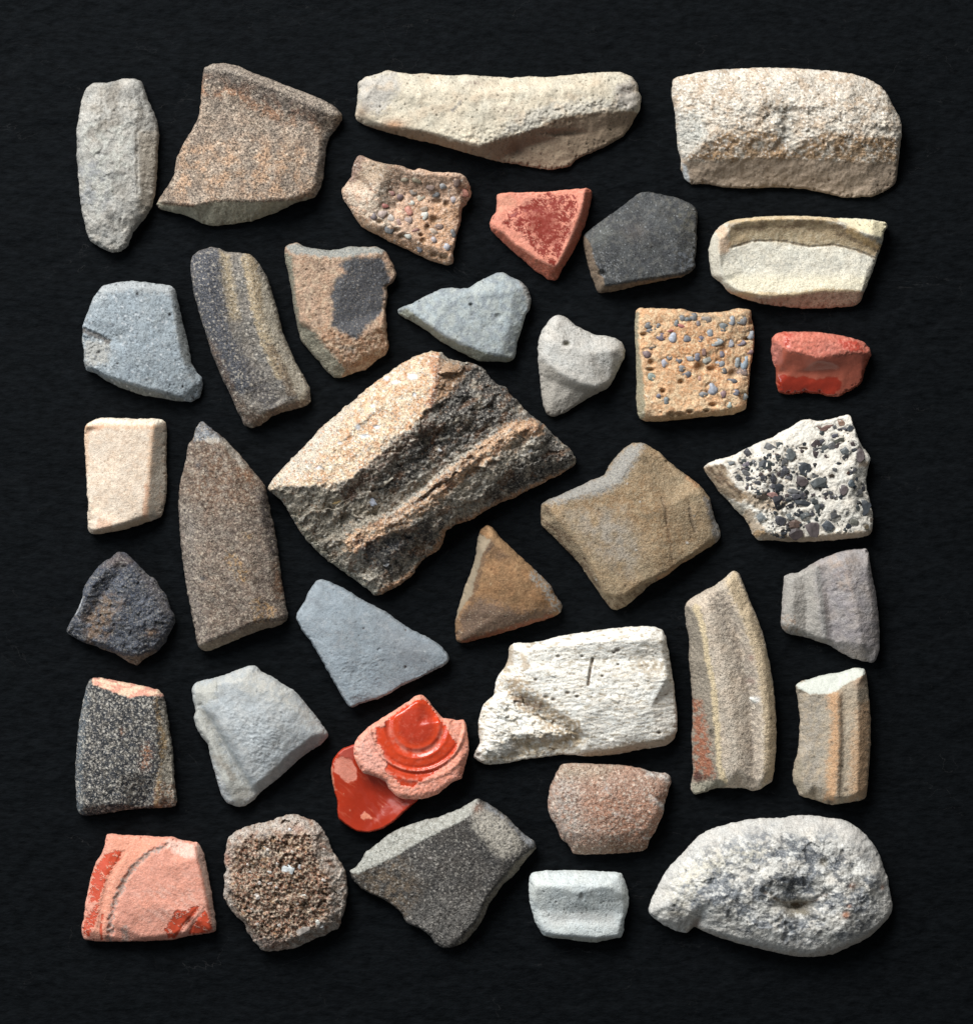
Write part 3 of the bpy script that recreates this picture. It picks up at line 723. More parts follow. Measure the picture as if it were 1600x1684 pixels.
def shard_07():
    s = Shard('P7', [(150,620,12),(250,530,18),(400,420,20),(560,310,20),(700,200,20),(780,130,20),(830,105,20),(950,100,20),(1050,125,20),(1180,150,20),(1330,190,18),(1430,240,18),(1490,290,18),(1512,350,18),(1505,500,18),(1500,700,18),(1485,850,16),(1480,1010,14),(1420,1070,12),(1340,1112,8),(1200,1140,7),(1000,1180,7),(800,1220,7),(600,1270,7),(440,1300,7),(340,1315,7),(315,1290,7),(270,1180,7),(220,1040,7),(180,880,7),(145,720,8)],
        [[(175,640,24),(225,720,32),(250,800,34),(285,950,34),(340,1060,34),(390,1140,34),(395,1230,31),(600,1208,33),(850,1163,33),(1050,1143,32),(1200,1118,30),(1340,1090,24)], [(500,600,35),(900,600,36),(1300,600,33)], [(1100,220,28),(1400,300,25)]],
        z=18, R=5, rough=(1.2,.5,.2), col=(76,78,78))
    s.mottle(.16, 20, .02)
    s.mix((118,114,98), s.nm(10,.05,.2)*s.poly([(1150,200),(1500,260),(1500,720),(1330,720),(1250,450)],20,8), .6)
    s.mix((98,100,94), s.poly([(180,600),(400,430),(560,600),(300,760)],12,6), .5)
    s.mix((118,124,132), s.nm(7,.08,.15)*s.poly([(1200,800),(1480,760),(1480,1040),(1300,1090)],15,6), .8)
    s.mix((104,94,86), s.spot(750,600,150,110), .5)
    side = s.poly([(130,600),(175,650),(222,725),(245,800),(280,950),(335,1065),(385,1145),(392,1238),(600,1215),(850,1170),(1200,1126),(1400,1085),(1400,1300),(200,1400)],1.2,1)
    s.mix((134,114,92), side, .95); s.mix((96,78,62), side*s.nm(6,.1,.2), .7)
    s.hole(365,1085,45,38,8); s.mix((20,18,16), s.spot(365,1085,40,30,4), .8)
    top = 1-side
    s.specks(150,.7,1.7,(165,168,170),top); s.specks(90,.7,1.4,(170,172,175),s.poly([(220,800),(600,850),(600,1200),(350,1150)],1,0)); s.pits(60,.7,1.5,1,top,color=(25,25,28))
    s.mix((58,60,64), top*s.nm(18,.08,.15,4,gain=.65), .5); s.mix((108,106,100), top*s.nm(12,.16,.12,4,gain=.7), .5)
    s.part("broken_edge", side, "brown broken edge")
    s.finish("pottery_shard", "flat dark grey pentagon shard with tiny white grains, beside the red triangle", spk=(2.0,.3,.25,.2), bump=.9, light=(140,142,145))
shard_07()

def shard_08():
    s = Shard('C', [(540,920,30),(590,898,34),(660,888,34),(740,880,34),(880,876,34),(1000,878,34),(1130,888,34),(1250,890,34),(1330,896,34),(1390,906,32),(1412,922,30),(1408,940,28),(1390,960,26),(1385,1020,20),(1360,1080,20),(1345,1130,20),(1320,1200,20),(1290,1270,14),(1270,1330,9),(1240,1350,8),(1120,1358,8),(980,1362,8),(850,1350,8),(740,1335,8),(650,1308,8),(580,1280,10),(530,1225,14),(490,1195,16),(475,1140,16),(468,1060,16),(480,1000,18),(505,950,24)],
        [[(545,990,42),(580,935,46),(660,905,48),(900,893,50),(1080,900,50),(1160,925,50),(1240,960,50),(1330,990,48),(1380,1000,34)],
         [(590,1000,34),(640,945,34),(900,935,36),(1080,945,34),(1180,990,32),(1280,1030,30),(1370,1055,28)],
         [(560,1048,32),(640,1035,28),(700,1012,26),(850,1012,25),(900,1018,25),(1000,1042,25),(1130,1032,25),(1250,1062,25),(1340,1098,25)],
         [(540,1130,32),(700,1150,27),(1000,1150,27),(1300,1160,27)],
         [(545,1225,32),(620,1278,35),(750,1302,37),(900,1295,37),(1050,1272,37),(1280,1270,32)], [(520,1000,40),(517,1100,38),(535,1200,34)]],
        z=20, R=5, rough=(1.6,.8,.35), col=(214,208,188), soft=1.9)
    s.mottle(.08, 20, .03)
    s.mix((178,176,164), s.nm(6,.1,.25)*s.poly([(540,1040),(1350,1100),(1300,1180),(540,1180)],14,6), .6)
    s.mix((234,222,186), s.poly([(560,1190),(1320,1200),(1280,1275),(700,1310),(560,1240)],12,4), .7)
    s.mix((180,150,100), s.poly([(570,940),(660,905),(1080,905),(1200,950),(1370,1040),(1340,1095),(1250,1058),(1130,1028),(1000,1036),(850,1006),(700,1006),(570,1050)],3,3), .85)
    s.mix((208,190,152), s.nm(9,.0,.2)*s.poly([(640,960),(1000,960),(1200,1020),(1250,1058),(1130,1028),(1000,1036),(700,1006)],6,3), .7)
    s.mix((120,92,62), s.nm(8,.0,.15,st=3)*s.line([(590,930),(900,920),(1100,925),(1230,985),(1370,1050)],7,7,3), .65)
    s.mix((232,218,172), s.poly([(1130,890),(1410,905),(1385,1000),(1330,990),(1240,955),(1180,925)],4,3), .9, grain=.5)
    s.mix((214,180,118), s.line([(560,900),(900,885),(1130,893)],4,5,2), .6); s.mix((202,150,98), s.line([(535,960),(545,1050)],5,8,3), .6)
    s.mix((210,170,100), s.line([(1200,955),(1290,1010),(1360,1040)],3,5,2)+s.line([(620,1290),(900,1300),(1050,1275),(1250,1280)],2,4,2), .6)
    s.mix((198,190,170), s.poly([(460,980),(515,990),(520,1100),(530,1210),(470,1190)],4,2), .8)
    side = s.poly([(530,1238),(620,1290),(750,1314),(900,1307),(1050,1282),(1300,1280),(1260,1400),(800,1420),(560,1320)],1.5,1.5)
    s.mix((206,168,134), side, .95); s.mix((150,112,84), side*s.nm(7,.2,.1), .7)
    s.groove([(590,1045),(700,1010),(850,1010),(1000,1040),(1130,1030),(1250,1060),(1340,1098)], 1.8, .6, 2, 1.2)
    s.mix((110,88,62), s.line([(590,1045),(700,1010),(850,1010),(1000,1040),(1130,1030),(1250,1060),(1340,1098)],.5,2,1), .7)
    s.pits(14,.8,1.5,1,s.poly([(1180,900),(1400,910),(1380,990)],1,0),color=(90,80,60))
    s.part("broken_edge", side, "pinkish broken lower edge")
    s.sat = 0.8
    s.finish("rim_shard", "pale cream rim shard hollowed out like a trough, under the massive cream block", spk=(2.1,.2,.45,.2), bump=1.2, dark=(120,108,84))
shard_08()

def shard_09():
    s = Shard('D', [(190,240),(250,228),(320,222),(400,230),(490,242),(515,262),(522,300),(535,350),(545,400,14),(560,460,12),(575,520,12),(585,590,12),(605,630,12),(635,665,12),(640,700,12),(625,750,10),(590,772,8),(520,768,8),(450,755,8),(360,740,8),(270,710,8),(190,670,8),(150,640,8),(110,630,10),(98,600,14),(100,540),(90,490),(92,430),(110,380),(140,300),(165,265)],
        [[(500,262,32),(512,330,35),(525,420,35),(548,560,35),(580,640,30),(610,690,24)], [(120,615,26),(200,652,34),(300,684,36),(420,718,34),(540,748,24)],
         [(200,270,32),(350,250,34),(480,265,33)], [(150,400,35),(350,450,40),(480,500,38)]],
        z=20, R=6, rough=(1.4,1.0,.6), col=(143,154,160))
    s.mottle(.1, 18, .02)
    s.mix((172,174,172), s.line([(190,250),(320,232),(500,255)],8,10,4), .6); s.mix((164,166,160), s.poly([(510,270),(560,400),(600,620),(560,600),(520,450)],5,4), .6)
    s.mix((166,162,152), s.poly([(95,490),(220,500),(215,600),(100,620)],7,5), .7)
    s.mix((168,172,170), s.spot(150,290,50,40), .5)
    s.groove([(100,450),(150,470),(215,505)], 4.5, 3, 4, 2); s.groove([(95,485),(150,495)], 2.5, 2, 3, 2)
    s.mix((112,100,88), s.line([(100,450),(150,468),(215,500)],2,4,2), .7)
    s.mix((126,128,122), s.poly([(100,628),(200,662),(300,692),(420,728),(560,760),(500,800),(200,740)],2,1.5), .8)
    s.broken(s.poly([(90,430),(220,470),(220,620),(100,630)],8,4), 2.5, 9)
    s.pits(190,.7,1.6,1.1,color=(72,78,84)); s.pits(10,1.5,3,.9,color=(90,90,90))
    s.specks(260,.7,1.5,(84,90,98),up=-.6)
    s.grains(np.ones_like(s.Z), 4.0, .1, [((92,98,106),.10),((190,194,196),.06)])
    s.finish("pottery_shard", "flat bluish shard pitted with dark specks, a short gouge in its edge", spk=(2.1,.22,.5,.15), bump=1.2, dark=(80,84,88), light=(190,194,196))
shard_09()

def shard_10():
    s = Shard('D', [(590,110),(620,85),(680,67),(720,75),(750,90),(800,92),(850,100),(880,120),(905,160),(935,210),(955,280),(975,340),(990,400),(1000,450),(1030,520),(1060,590),(1095,650),(1125,710),(1132,760,12),(1120,785,10),(1060,805,10),(1000,818,10),(950,840,10),(900,880,10),(860,893,10),(830,880,12),(800,820,16),(770,750,18),(740,690),(710,620),(680,550),(660,480),(640,420),(620,350),(600,280),(588,200),(583,150)],
        [[(650,110,38),(665,250,46),(700,400,48),(760,560,48),(820,700,46),(855,810,38),(865,860,22)],
         [(740,110,32),(765,250,33),(805,400,33),(875,550,32),(935,680,31),(980,770,26)],
         [(850,130,40),(875,260,46),(905,400,48),(960,540,48),(1010,650,47),(1035,740,42)],
         [(905,200,32),(950,360,32),(1000,520,32),(1070,680,30),(1100,740,26)], [(870,860,26),(940,815,32),(1000,790,34),(1060,775,32),(1110,760,22)]],
        z=22, R=8, rough=(1.4,1.2,.9), col=(124,118,110))
    s.mottle(.14, 16, .04)
    s.mix((76,80,90), s.poly([(580,90),(720,70),(745,300),(760,430),(840,600),(880,720),(780,760),(680,540),(600,300)],9,6), .9)
    s.mix((108,84,64), s.poly([(650,470),(700,520),(800,740),(900,860),(830,890),(720,640)],9,6), .75)
    s.mix((80,78,82), s.poly([(820,560),(900,640),(990,760),(960,830),(880,760)],8,5), .6)
    s.mix((168,148,112), s.poly([(720,85),(765,110),(790,250),(815,400),(770,405),(745,260)],6,4), .8)
    s.mix((176,154,116), s.line([(850,120),(880,260),(905,380),(940,500),(1000,640)],9,6,3), .85)
    s.mix((178,168,146), s.poly([(900,170),(960,300),(1000,460),(1130,700),(1100,780),(1040,720),(980,560),(920,420)],5,4), .8)
    s.mix((118,94,68), s.line([(950,530),(1010,640),(1045,730)],5,5,2), .6)
    s.mix((128,98,74), s.poly([(1000,790),(1060,775),(1130,760),(1100,810),(880,890),(860,850)],4,3), .6)
    s.mix((98,92,84), s.spot(990,548,14,10)+s.spot(1025,565,10,14), .6)
    s.specks(220,.7,1.6,(180,172,158),s.poly([(585,90),(860,120),(1040,760),(860,880),(680,540)],2,0))
    s.grains(np.ones_like(s.Z), 3.2, .25, [((58,56,58),.10),((200,190,172),.12)])
    s.sat = 0.8
    s.finish("rim_shard", "long curved shard with dark and ochre lengthwise ridges beside the gouged bluish shard", spk=(2.2,.4,.45,.5), bump=1.6, dark=(52,50,50), light=(186,176,160))
shard_10()

def shard_11():
    s = Shard('D', [(1012,70,18),(1040,52,20),(1070,48,20),(1095,65,22),(1150,75,22),(1200,82,22),(1260,80,22),(1300,66,22),(1360,68,22),(1420,65,22),(1465,80,22),(1490,120,20),(1510,160,20),(1522,190,18),(1515,215,18),(1495,235,18),(1475,245,18),(1480,290,18),(1470,350,18),(1475,420,18),(1478,470,18),(1487,520,16),(1475,555,12),(1420,590,10),(1380,625,8),(1320,640,8),(1280,660,8),(1245,665,8),(1210,640,8),(1170,590,8),(1130,545,8),(1085,490,9),(1072,430,10),(1055,350,12),(1045,270,12),(1030,190,12),(1015,130,14)],
        [[(1050,100,32),(1058,200,34),(1068,300,35),(1090,410,36),(1150,448,37),(1210,520,35),(1270,580,32),(1310,610,26)], [(1050,100,32),(1150,112,34),(1250,120,34),(1320,112,35),(1400,115,34),(1455,100,30)],
         [(1230,430,38),(1340,500,40),(1400,450,38),(1460,430,32)], [(1330,590,30),(1440,530,28)], [(1170,560,20),(1230,620,18)]],
        z=18, R=5, rough=(1.4,1.3,.8), col=(170,138,112))
    s.mottle(.15, 16, .06)
    s.mix((150,108,74), s.poly([(1150,440),(1230,430),(1350,490),(1480,410),(1490,540),(1300,640),(1200,520)],6,5)*s.nm(10,-.1,.3), .8)
    s.mix((192,168,138), s.nm(9,.15,.2), .6)
    s.mix((140,146,142), s.poly([(1010,60),(1100,50),(1300,60),(1480,70),(1460,98),(1320,112),(1250,122),(1150,112),(1050,100)],3,3), .9)
    s.mix((124,124,108), s.poly([(1005,90),(1048,110),(1060,250),(1085,420),(1150,460),(1210,535),(1290,620),(1250,690),(1080,520),(1030,280)],3,3), .9)
    blk = s.poly([(1270,135),(1340,118),(1400,125),(1450,112),(1470,140),(1480,180),(1500,225),(1465,250),(1470,300),(1455,370),(1430,400),(1385,435),(1365,470),(1340,498),(1290,465),(1225,432),(1238,380),(1225,300),(1240,225),(1290,190),(1265,150)],4.5,3.5,9)
    s.Z += blk*.6
    s.mix((66,70,76), blk, .97, grain=.5, rg=.7)
    s.mix((120,118,112), s.nm(8,.1,.2)*s.poly([(1250,480),(1330,510),(1340,570),(1270,560)],5,3), .6)
    s.broken(s.poly([(1150,460),(1480,440),(1480,560),(1280,650)],8,4), 3, 12)
    s.specks(110,.7,1.4,(150,152,155),blk); s.pits(60,.8,2,1,1-blk,color=(100,76,58))
    s.part("black_coating", blk, "flat black patch")
    s.finish("pottery_shard", "tan shard with a flat black patch, above the big central fragment", spk=(2.2,.32,.45,.4), bump=1.3, dark=(70,58,48), light=(214,196,170))
shard_11()

def shard_12():
    s = Shard('E', [(50,295,12),(90,275,16),(140,262),(190,230),(260,195),(330,165),(370,160),(440,165),(500,158),(560,120),(620,90),(670,65),(710,60),(745,80),(790,100),(840,130),(870,160),(880,200),(890,240),(880,290),(850,340),(835,400),(815,460),(800,500),(795,560,14),(780,610,9),(740,625,8),(640,620,8),(560,622,8),(500,590,8),(440,560,8),(330,500,8),(240,430,8),(160,380,8),(90,345,8),(55,320,8)],
        [[(110,285,20),(160,325,29),(250,393,32),(350,463,33),(450,512,33),(540,540,33),(620,572,33),(700,588,31),(770,600,22)], [(400,220,30),(600,200,36),(780,180,34)], [(500,350,34),(750,420,35)]],
        z=20, R=6, rough=(1.4,.7,.25), col=(152,162,164))
    s.mottle(.1, 18, .03)
    s.mix((172,178,172), s.nm(18,.0,.25), .6); s.mix((130,138,146), s.nm(12,.1,.2), .6)
    s.mix((160,150,140), s.line([(840,130),(875,200),(885,280)],3,6,2), .5)
    s.mix((98,98,92), s.poly([(50,290),(100,285),(160,330),(150,370),(60,330)],4,3), .6)
    side = s.poly([(40,330),(110,292),(160,334),(250,402),(350,472),(450,521),(540,549),(620,581),(700,596),(790,605),(760,660),(500,660),(200,460)],1.5,1.5)
    s.mix((136,138,122), side, .9)
    s.hole(512,270,12,10,5); s.mix((70,70,66), s.spot(512,270,10,8), .9); s.hole(685,343,20,16,3.5)
    s.broken(side, 2, 9); s.pits(80,.7,1.5,.9,color=(110,114,114))
    s.part("broken_edge", side)
    s.finish("pottery_shard", "pale bluish triangular shard with one long pointed tip, above the big central fragment", spk=(2.1,.2,.35,.2), bump=1.1, dark=(92,96,98), light=(200,205,202))
shard_12()

def shard_13():
    s = Shard('E', [(1000,370,26),(1030,338,26),(1070,328,26),(1110,345,26),(1160,390,26),(1230,430,26),(1290,455,24),(1360,462,24),(1420,475,22),(1465,505,20),(1480,550,18),(1475,600,16),(1445,660,14),(1410,730,12),(1370,790,10),(1300,825,9),(1240,855,9),(1170,900,9),(1120,935,9),(1060,962,9),(1020,970,9),(985,945,10),(965,890,12),(955,820,14),(945,720,16),(935,620,20),(932,540,22),(945,460,24),(970,410,26)],
        [[(950,600,34),(1000,640,42),(1080,700,46),(1150,740,47),(1230,770,46),(1310,785,40),(1385,740,26)], [(1050,400,38),(1000,520,42)], [(1100,520,46),(1250,580,48),(1400,560,38)],
         [(970,700,26),(1050,760,27),(1150,800,26),(1230,815,22)], [(1010,900,20),(1100,860,22)]],
        z=20, R=9, rough=(1.4,.7,.35), col=(190,186,176))
    s.mottle(.07, 20, .03)
    s.mix((160,152,138), s.poly([(930,610),(1000,650),(1080,712),(1150,752),(1230,782),(1330,795),(1400,740),(1400,830),(1050,1000),(940,960)],4,2), .85)
    s.hole(1112,518,24,18,9,3); s.mix((118,112,92), s.spot(1112,514,20,14,4), .85)
    s.pits(140,.7,1.5,1.0,color=(112,110,100))
    s.sat = 0.7
    s.finish("pottery_shard", "small whitish shard with one round drilled hole, left of the square pebbly piece", spk=(2.0,.2,.4,.2), bump=1.3, dark=(110,108,98))
shard_13()

def shard_14():
    s = Shard('P14', [(50,70,22),(90,38,24),(250,42,24),(420,45,24),(540,55,24),(600,48,24),(680,65,24),(760,90,24),(860,102,24),(980,98,24),(1120,90,24),(1220,75,24),(1290,45,24),(1360,45,24),(1490,58,22),(1500,110,22),(1500,180,22),(1530,270,20),(1540,400,20),(1530,560,20),(1510,680,20),(1480,800,20),(1475,950,20),(1460,1100,20),(1440,1230,16),(1430,1310,12),(1360,1345,10),(1280,1375,10),(1100,1395,10),(900,1405,10),(700,1430,10),(500,1450,10),(330,1468,10),(180,1465,10),(100,1430,10),(70,1360,10),(60,1180,9),(62,950,9),(55,700,10),(45,450,12),(38,250,16)],
        [[(85,90,32),(80,300,33),(90,600,34),(110,700,34),(145,950,35),(155,1200,35),(175,1370,32),(300,1422,34),(500,1392,36),(800,1360,36),(1100,1340,36),(1390,1280,32)], [(300,300,36),(750,750,38),(1300,1100,36)], [(200,110,34),(1400,120,32)]],
        z=20, R=5, rough=(1.6,1.4,.9), col=(216,166,116))
    s.mottle(.12, 16, .06)
    s.mix((228,200,156), s.nm(12,.05,.2), .6); s.mix((196,132,76), s.nm(13,.05,.2)*s.poly([(350,250),(900,200),(1300,500),(1150,1000),(700,1000),(400,900)],22,8), .85)
    s.mix((168,148,118), s.nm(9,-.05,.25)*s.poly([(500,50),(1500,60),(1520,500),(1250,330),(900,250),(600,150)],12,8), .7)
    s.mix((150,128,100), s.spot(220,1330,80,90), .5); s.mix((168,140,130), s.spot(1350,840,110,60)+s.spot(190,620,70,60)*.5, .6)
    side = s.poly([(20,90),(80,90),(75,300),(85,600),(105,700),(140,950),(150,1200),(160,1400),(100,1480),(20,1400)],2,2)
    s.mix((142,142,118), side, .85)
    s.mix((200,160,108), s.poly([(170,1385),(300,1432),(500,1402),(800,1370),(1100,1350),(1420,1290),(1400,1420),(300,1500)],2,2), .6)
    for x,y,rx,ry in [(240,730,38,42),(855,800,62,55),(985,815,55,32),(1260,870,55,48),(608,975,34,30),(490,1385,52,34),(600,1378,60,22),(1010,1262,48,26),(930,1335,36,20),(720,1348,42,22),(140,380,42,22),(1490,228,26,26),(380,1090,34,26),(230,820,50,22),(1440,430,40,20)]:
        m = s.hole(x,y,rx,ry,9,3); s.mix((120,98,66), m, .5)
    s.pits(120,.7,1.8,1.0,color=(160,110,66)); s.specks(60,1,2.2,(236,222,196))
    s.part("broken_edge", side, "grey left side")
    s.hollow_root = True
    B=(118,122,126); LB=(150,157,162); M=(140,116,112)
    PB = [(200,268,42,28,B),(235,325,46,30,B),(358,410,48,40,(120,112,114)),(505,418,46,46,(162,182,204)),(688,435,34,34,(116,124,134)),(865,440,36,28,(118,112,128)),(765,158,44,34,(124,122,126)),(695,195,32,30,(112,122,120)),(615,178,38,28,(128,130,130)),(550,240,26,28,(124,134,130)),(970,368,40,32,LB),(1045,480,60,40,(174,180,180)),(1225,485,44,34,(176,182,190)),(1360,482,42,32,(138,136,146)),(1245,210,36,40,(160,172,178)),(1140,288,52,42,(118,128,136)),(930,190,48,38,(156,146,130)),(1370,205,48,48,(156,158,156)),(1480,380,44,38,(168,178,190)),(1105,612,34,46,(128,126,140)),(1095,740,44,36,(154,170,180)),(1405,730,42,66,(136,168,194)),(1320,725,34,42,(148,158,158)),(705,670,50,30,(168,170,168)),(815,660,38,34,(126,126,150)),(930,682,40,50,(162,164,160)),(585,702,28,32,(124,124,134)),(412,735,36,50,(162,174,186)),(465,670,24,22,(130,130,130)),(620,805,38,26,(140,144,146)),(680,880,40,36,(104,110,116)),(250,915,42,34,(158,164,160)),(1245,960,44,26,(106,104,122)),(990,1060,58,58,(156,170,190)),(890,1130,40,32,(148,144,144)),(1120,1130,38,40,(152,124,122)),(1295,1105,42,24,(116,124,144)),(1400,1155,42,34,(154,162,166)),(345,1148,34,26,(122,126,146)),(425,1210,32,30,(132,142,150)),(1205,1262,32,28,(184,186,180)),(325,270,24,20,(130,134,130)),(825,245,24,24,(140,136,130)),(190,610,52,46,(134,112,108)),(1475,605,32,26,(140,112,112)),(1150,840,28,28,(112,108,104)),(1380,850,44,36,M),(850,930,30,20,(190,146,122)),(255,540,30,26,(120,104,100)),(1400,840,26,30,(130,116,120))]
    s.sockets(PB, 1.6, .2, 1.05)
    s.sat = .84
    s.finish("mortar_shard", "square orange slab studded with blue-grey pebbles", spk=(2.2,.28,.4,.5), bump=1.4, dark=(140,92,54), light=(240,222,186))
    stones(s, 'pebble', 'pebble', PB,
           B, sink=.42, seed=14, grow=1.22)
    stones(s, 'pebble', 'red_inclusion', [(630,280,58,24,(186,104,92)),(490,332,46,20,(176,96,84)),(890,590,26,50,(150,104,96))], (180,100,88), sink=.25, seed=15)
shard_14()

def shard_15():
    s = Shard('F', [(1095,200,22),(1110,182,26),(1140,174,28),(1220,172,28),(1300,174,28),(1370,185,28),(1440,198,28),(1500,220,26),(1525,245,24),(1532,275,22),(1515,310,18),(1500,350,16),(1495,385,14),(1475,410,12),(1430,435,10),(1390,455,9),(1350,458,9),(1310,445,9),(1240,438,9),(1170,448,9),(1125,438,10),(1115,400,12),(1115,350,14),(1100,300,16),(1092,250,18)],
        [[(1110,215,32),(1130,240,38),(1150,262,42),(1200,262,45),(1250,280,46),(1300,298,46),(1350,282,46),(1390,266,46),(1440,258,44),(1490,268,36),(1520,270,26)], [(1150,200,38),(1300,200,42),(1450,220,40)],
         [(1130,320,27),(1250,330,28),(1400,330,28),(1490,330,24)], [(1130,400,18),(1250,405,16),(1400,400,17)], [(1180,350,24),(1260,345,20),(1380,345,23)]],
        z=18, R=6, rough=(1.2,.35,.1), col=(196,104,82), soft=2.6)
    s.mottle(.08, 14, .03)
    fa = s.poly([(1140,250),(1160,262),(1220,272),(1300,294),(1360,280),(1420,270),(1500,272),(1530,280),(1480,440),(1300,470),(1100,450),(1110,320),(1120,270)],2,2)
    s.mix((160,80,58), fa, .95, grain=.2, rg=.25)
    sl = s.poly([(1118,372),(1150,362),(1200,376),(1240,370),(1290,384),(1340,372),(1380,374),(1395,390),(1400,410),(1370,450),(1300,442),(1230,436),(1150,444),(1122,425)],1.5,2)
    s.mix((152,42,18), sl, 1, grain=.05, rg=.2)
    s.mix((190,66,46), s.poly([(1140,180),(1180,185),(1170,250),(1145,240)],3,3)+s.poly([(1380,215),(1460,215),(1490,260),(1440,262),(1390,245)],3,3), .9, grain=.1, rg=.3)
    s.mix((228,140,116), s.nm(6,.15,.1)*(1-fa), .5)
    s.mix((150,96,88), s.spot(1350,250,70,30)*.5+s.line([(1110,240),(1120,300)],5,6,2)*.8, .6)
    s.broken(1-fa, 1.5, 10)
    s.part("slip_coating", sl, "shiny deep red slip along the bottom")
    s.sat = .9
    s.finish("slipped_shard", "small glossy red shard at the right edge, below the trough-shaped cream rim", spk=(2.2,.14,.2,.25), bump=.8, spec=.5, dark=(120,50,36), light=(236,170,150))
shard_15()

def shard_16():
    s = Shard('G', [(185,110,22),(230,80,26),(290,62,28),(400,65,28),(500,70,28),(600,68,28),(665,72,22),(690,90,14),(698,150,10),(695,250,10),(692,350,10),(698,440,10),(695,520,10),(685,600,10),(670,670,10),(650,695,10),(600,712,10),(520,740,10),(440,765,10),(350,785,10),(270,800,10),(220,795,12),(200,765,18),(198,690,22),(205,620,22),(195,540,22),(192,430,22),(185,320,22),(178,220,22),(178,150,22)],
        [[(195,118,36),(300,118,39),(450,118,39),(625,122,38),(608,300,38),(594,480,38),(584,600,37),(575,682,32)], [(235,775,28),(350,750,33),(480,712,36),(575,682,32)], [(400,400,41)]],
        z=20, R=5, rough=(1.0,.5,.2), col=(226,206,182))
    s.mottle(.06, 20, .03)
    s.mix((212,168,128), s.line([(190,115),(450,112),(620,118)],2,7,3)+s.line([(628,125),(600,480),(585,640),(560,690)],3,7,3)+s.line([(190,120),(188,400)],2,6,2), .6)
    s.mix((232,222,200), s.poly([(190,105),(290,60),(690,70),(660,110),(620,112),(300,106)],3,3), .8)
    s.mix((204,140,100), s.line([(300,735),(330,745)],5,8,4)+s.line([(580,500),(570,680)],1,5,3)+s.line([(210,150),(300,112)],1,5,3), .5)
    s.mix((168,160,145), s.poly([(632,130),(700,100),(700,500),(690,600),(650,700),(590,685),(600,480)],2,2), .85)
    s.mix((150,138,122), s.poly([(195,580),(225,640),(235,700),(210,720)],4,3), .6)
    s.mix((205,178,142), s.poly([(220,785),(350,758),(480,722),(590,690),(600,730),(300,820)],2,2), .8)
    s.pits(90,.6,1.5,1.0,color=(168,136,108)); s.mix((204,170,138), s.nm(14,.12,.15,4,gain=.7), .35); s.mix((178,166,150), s.nm(9,.22,.12,4,gain=.7), .35)
    s.part("broken_edge", s.poly([(632,130),(720,80),(720,500),(700,600),(660,720),(583,690),(595,480),(612,300)],1,1), "greyish right edge")
    s.finish("pottery_shard", "off-white block with pinkish corners and a trapezoid face, at the left edge", spk=(2.0,.14,.35,.2), bump=1.1, dark=(150,118,90), light=(240,232,214))
shard_16()

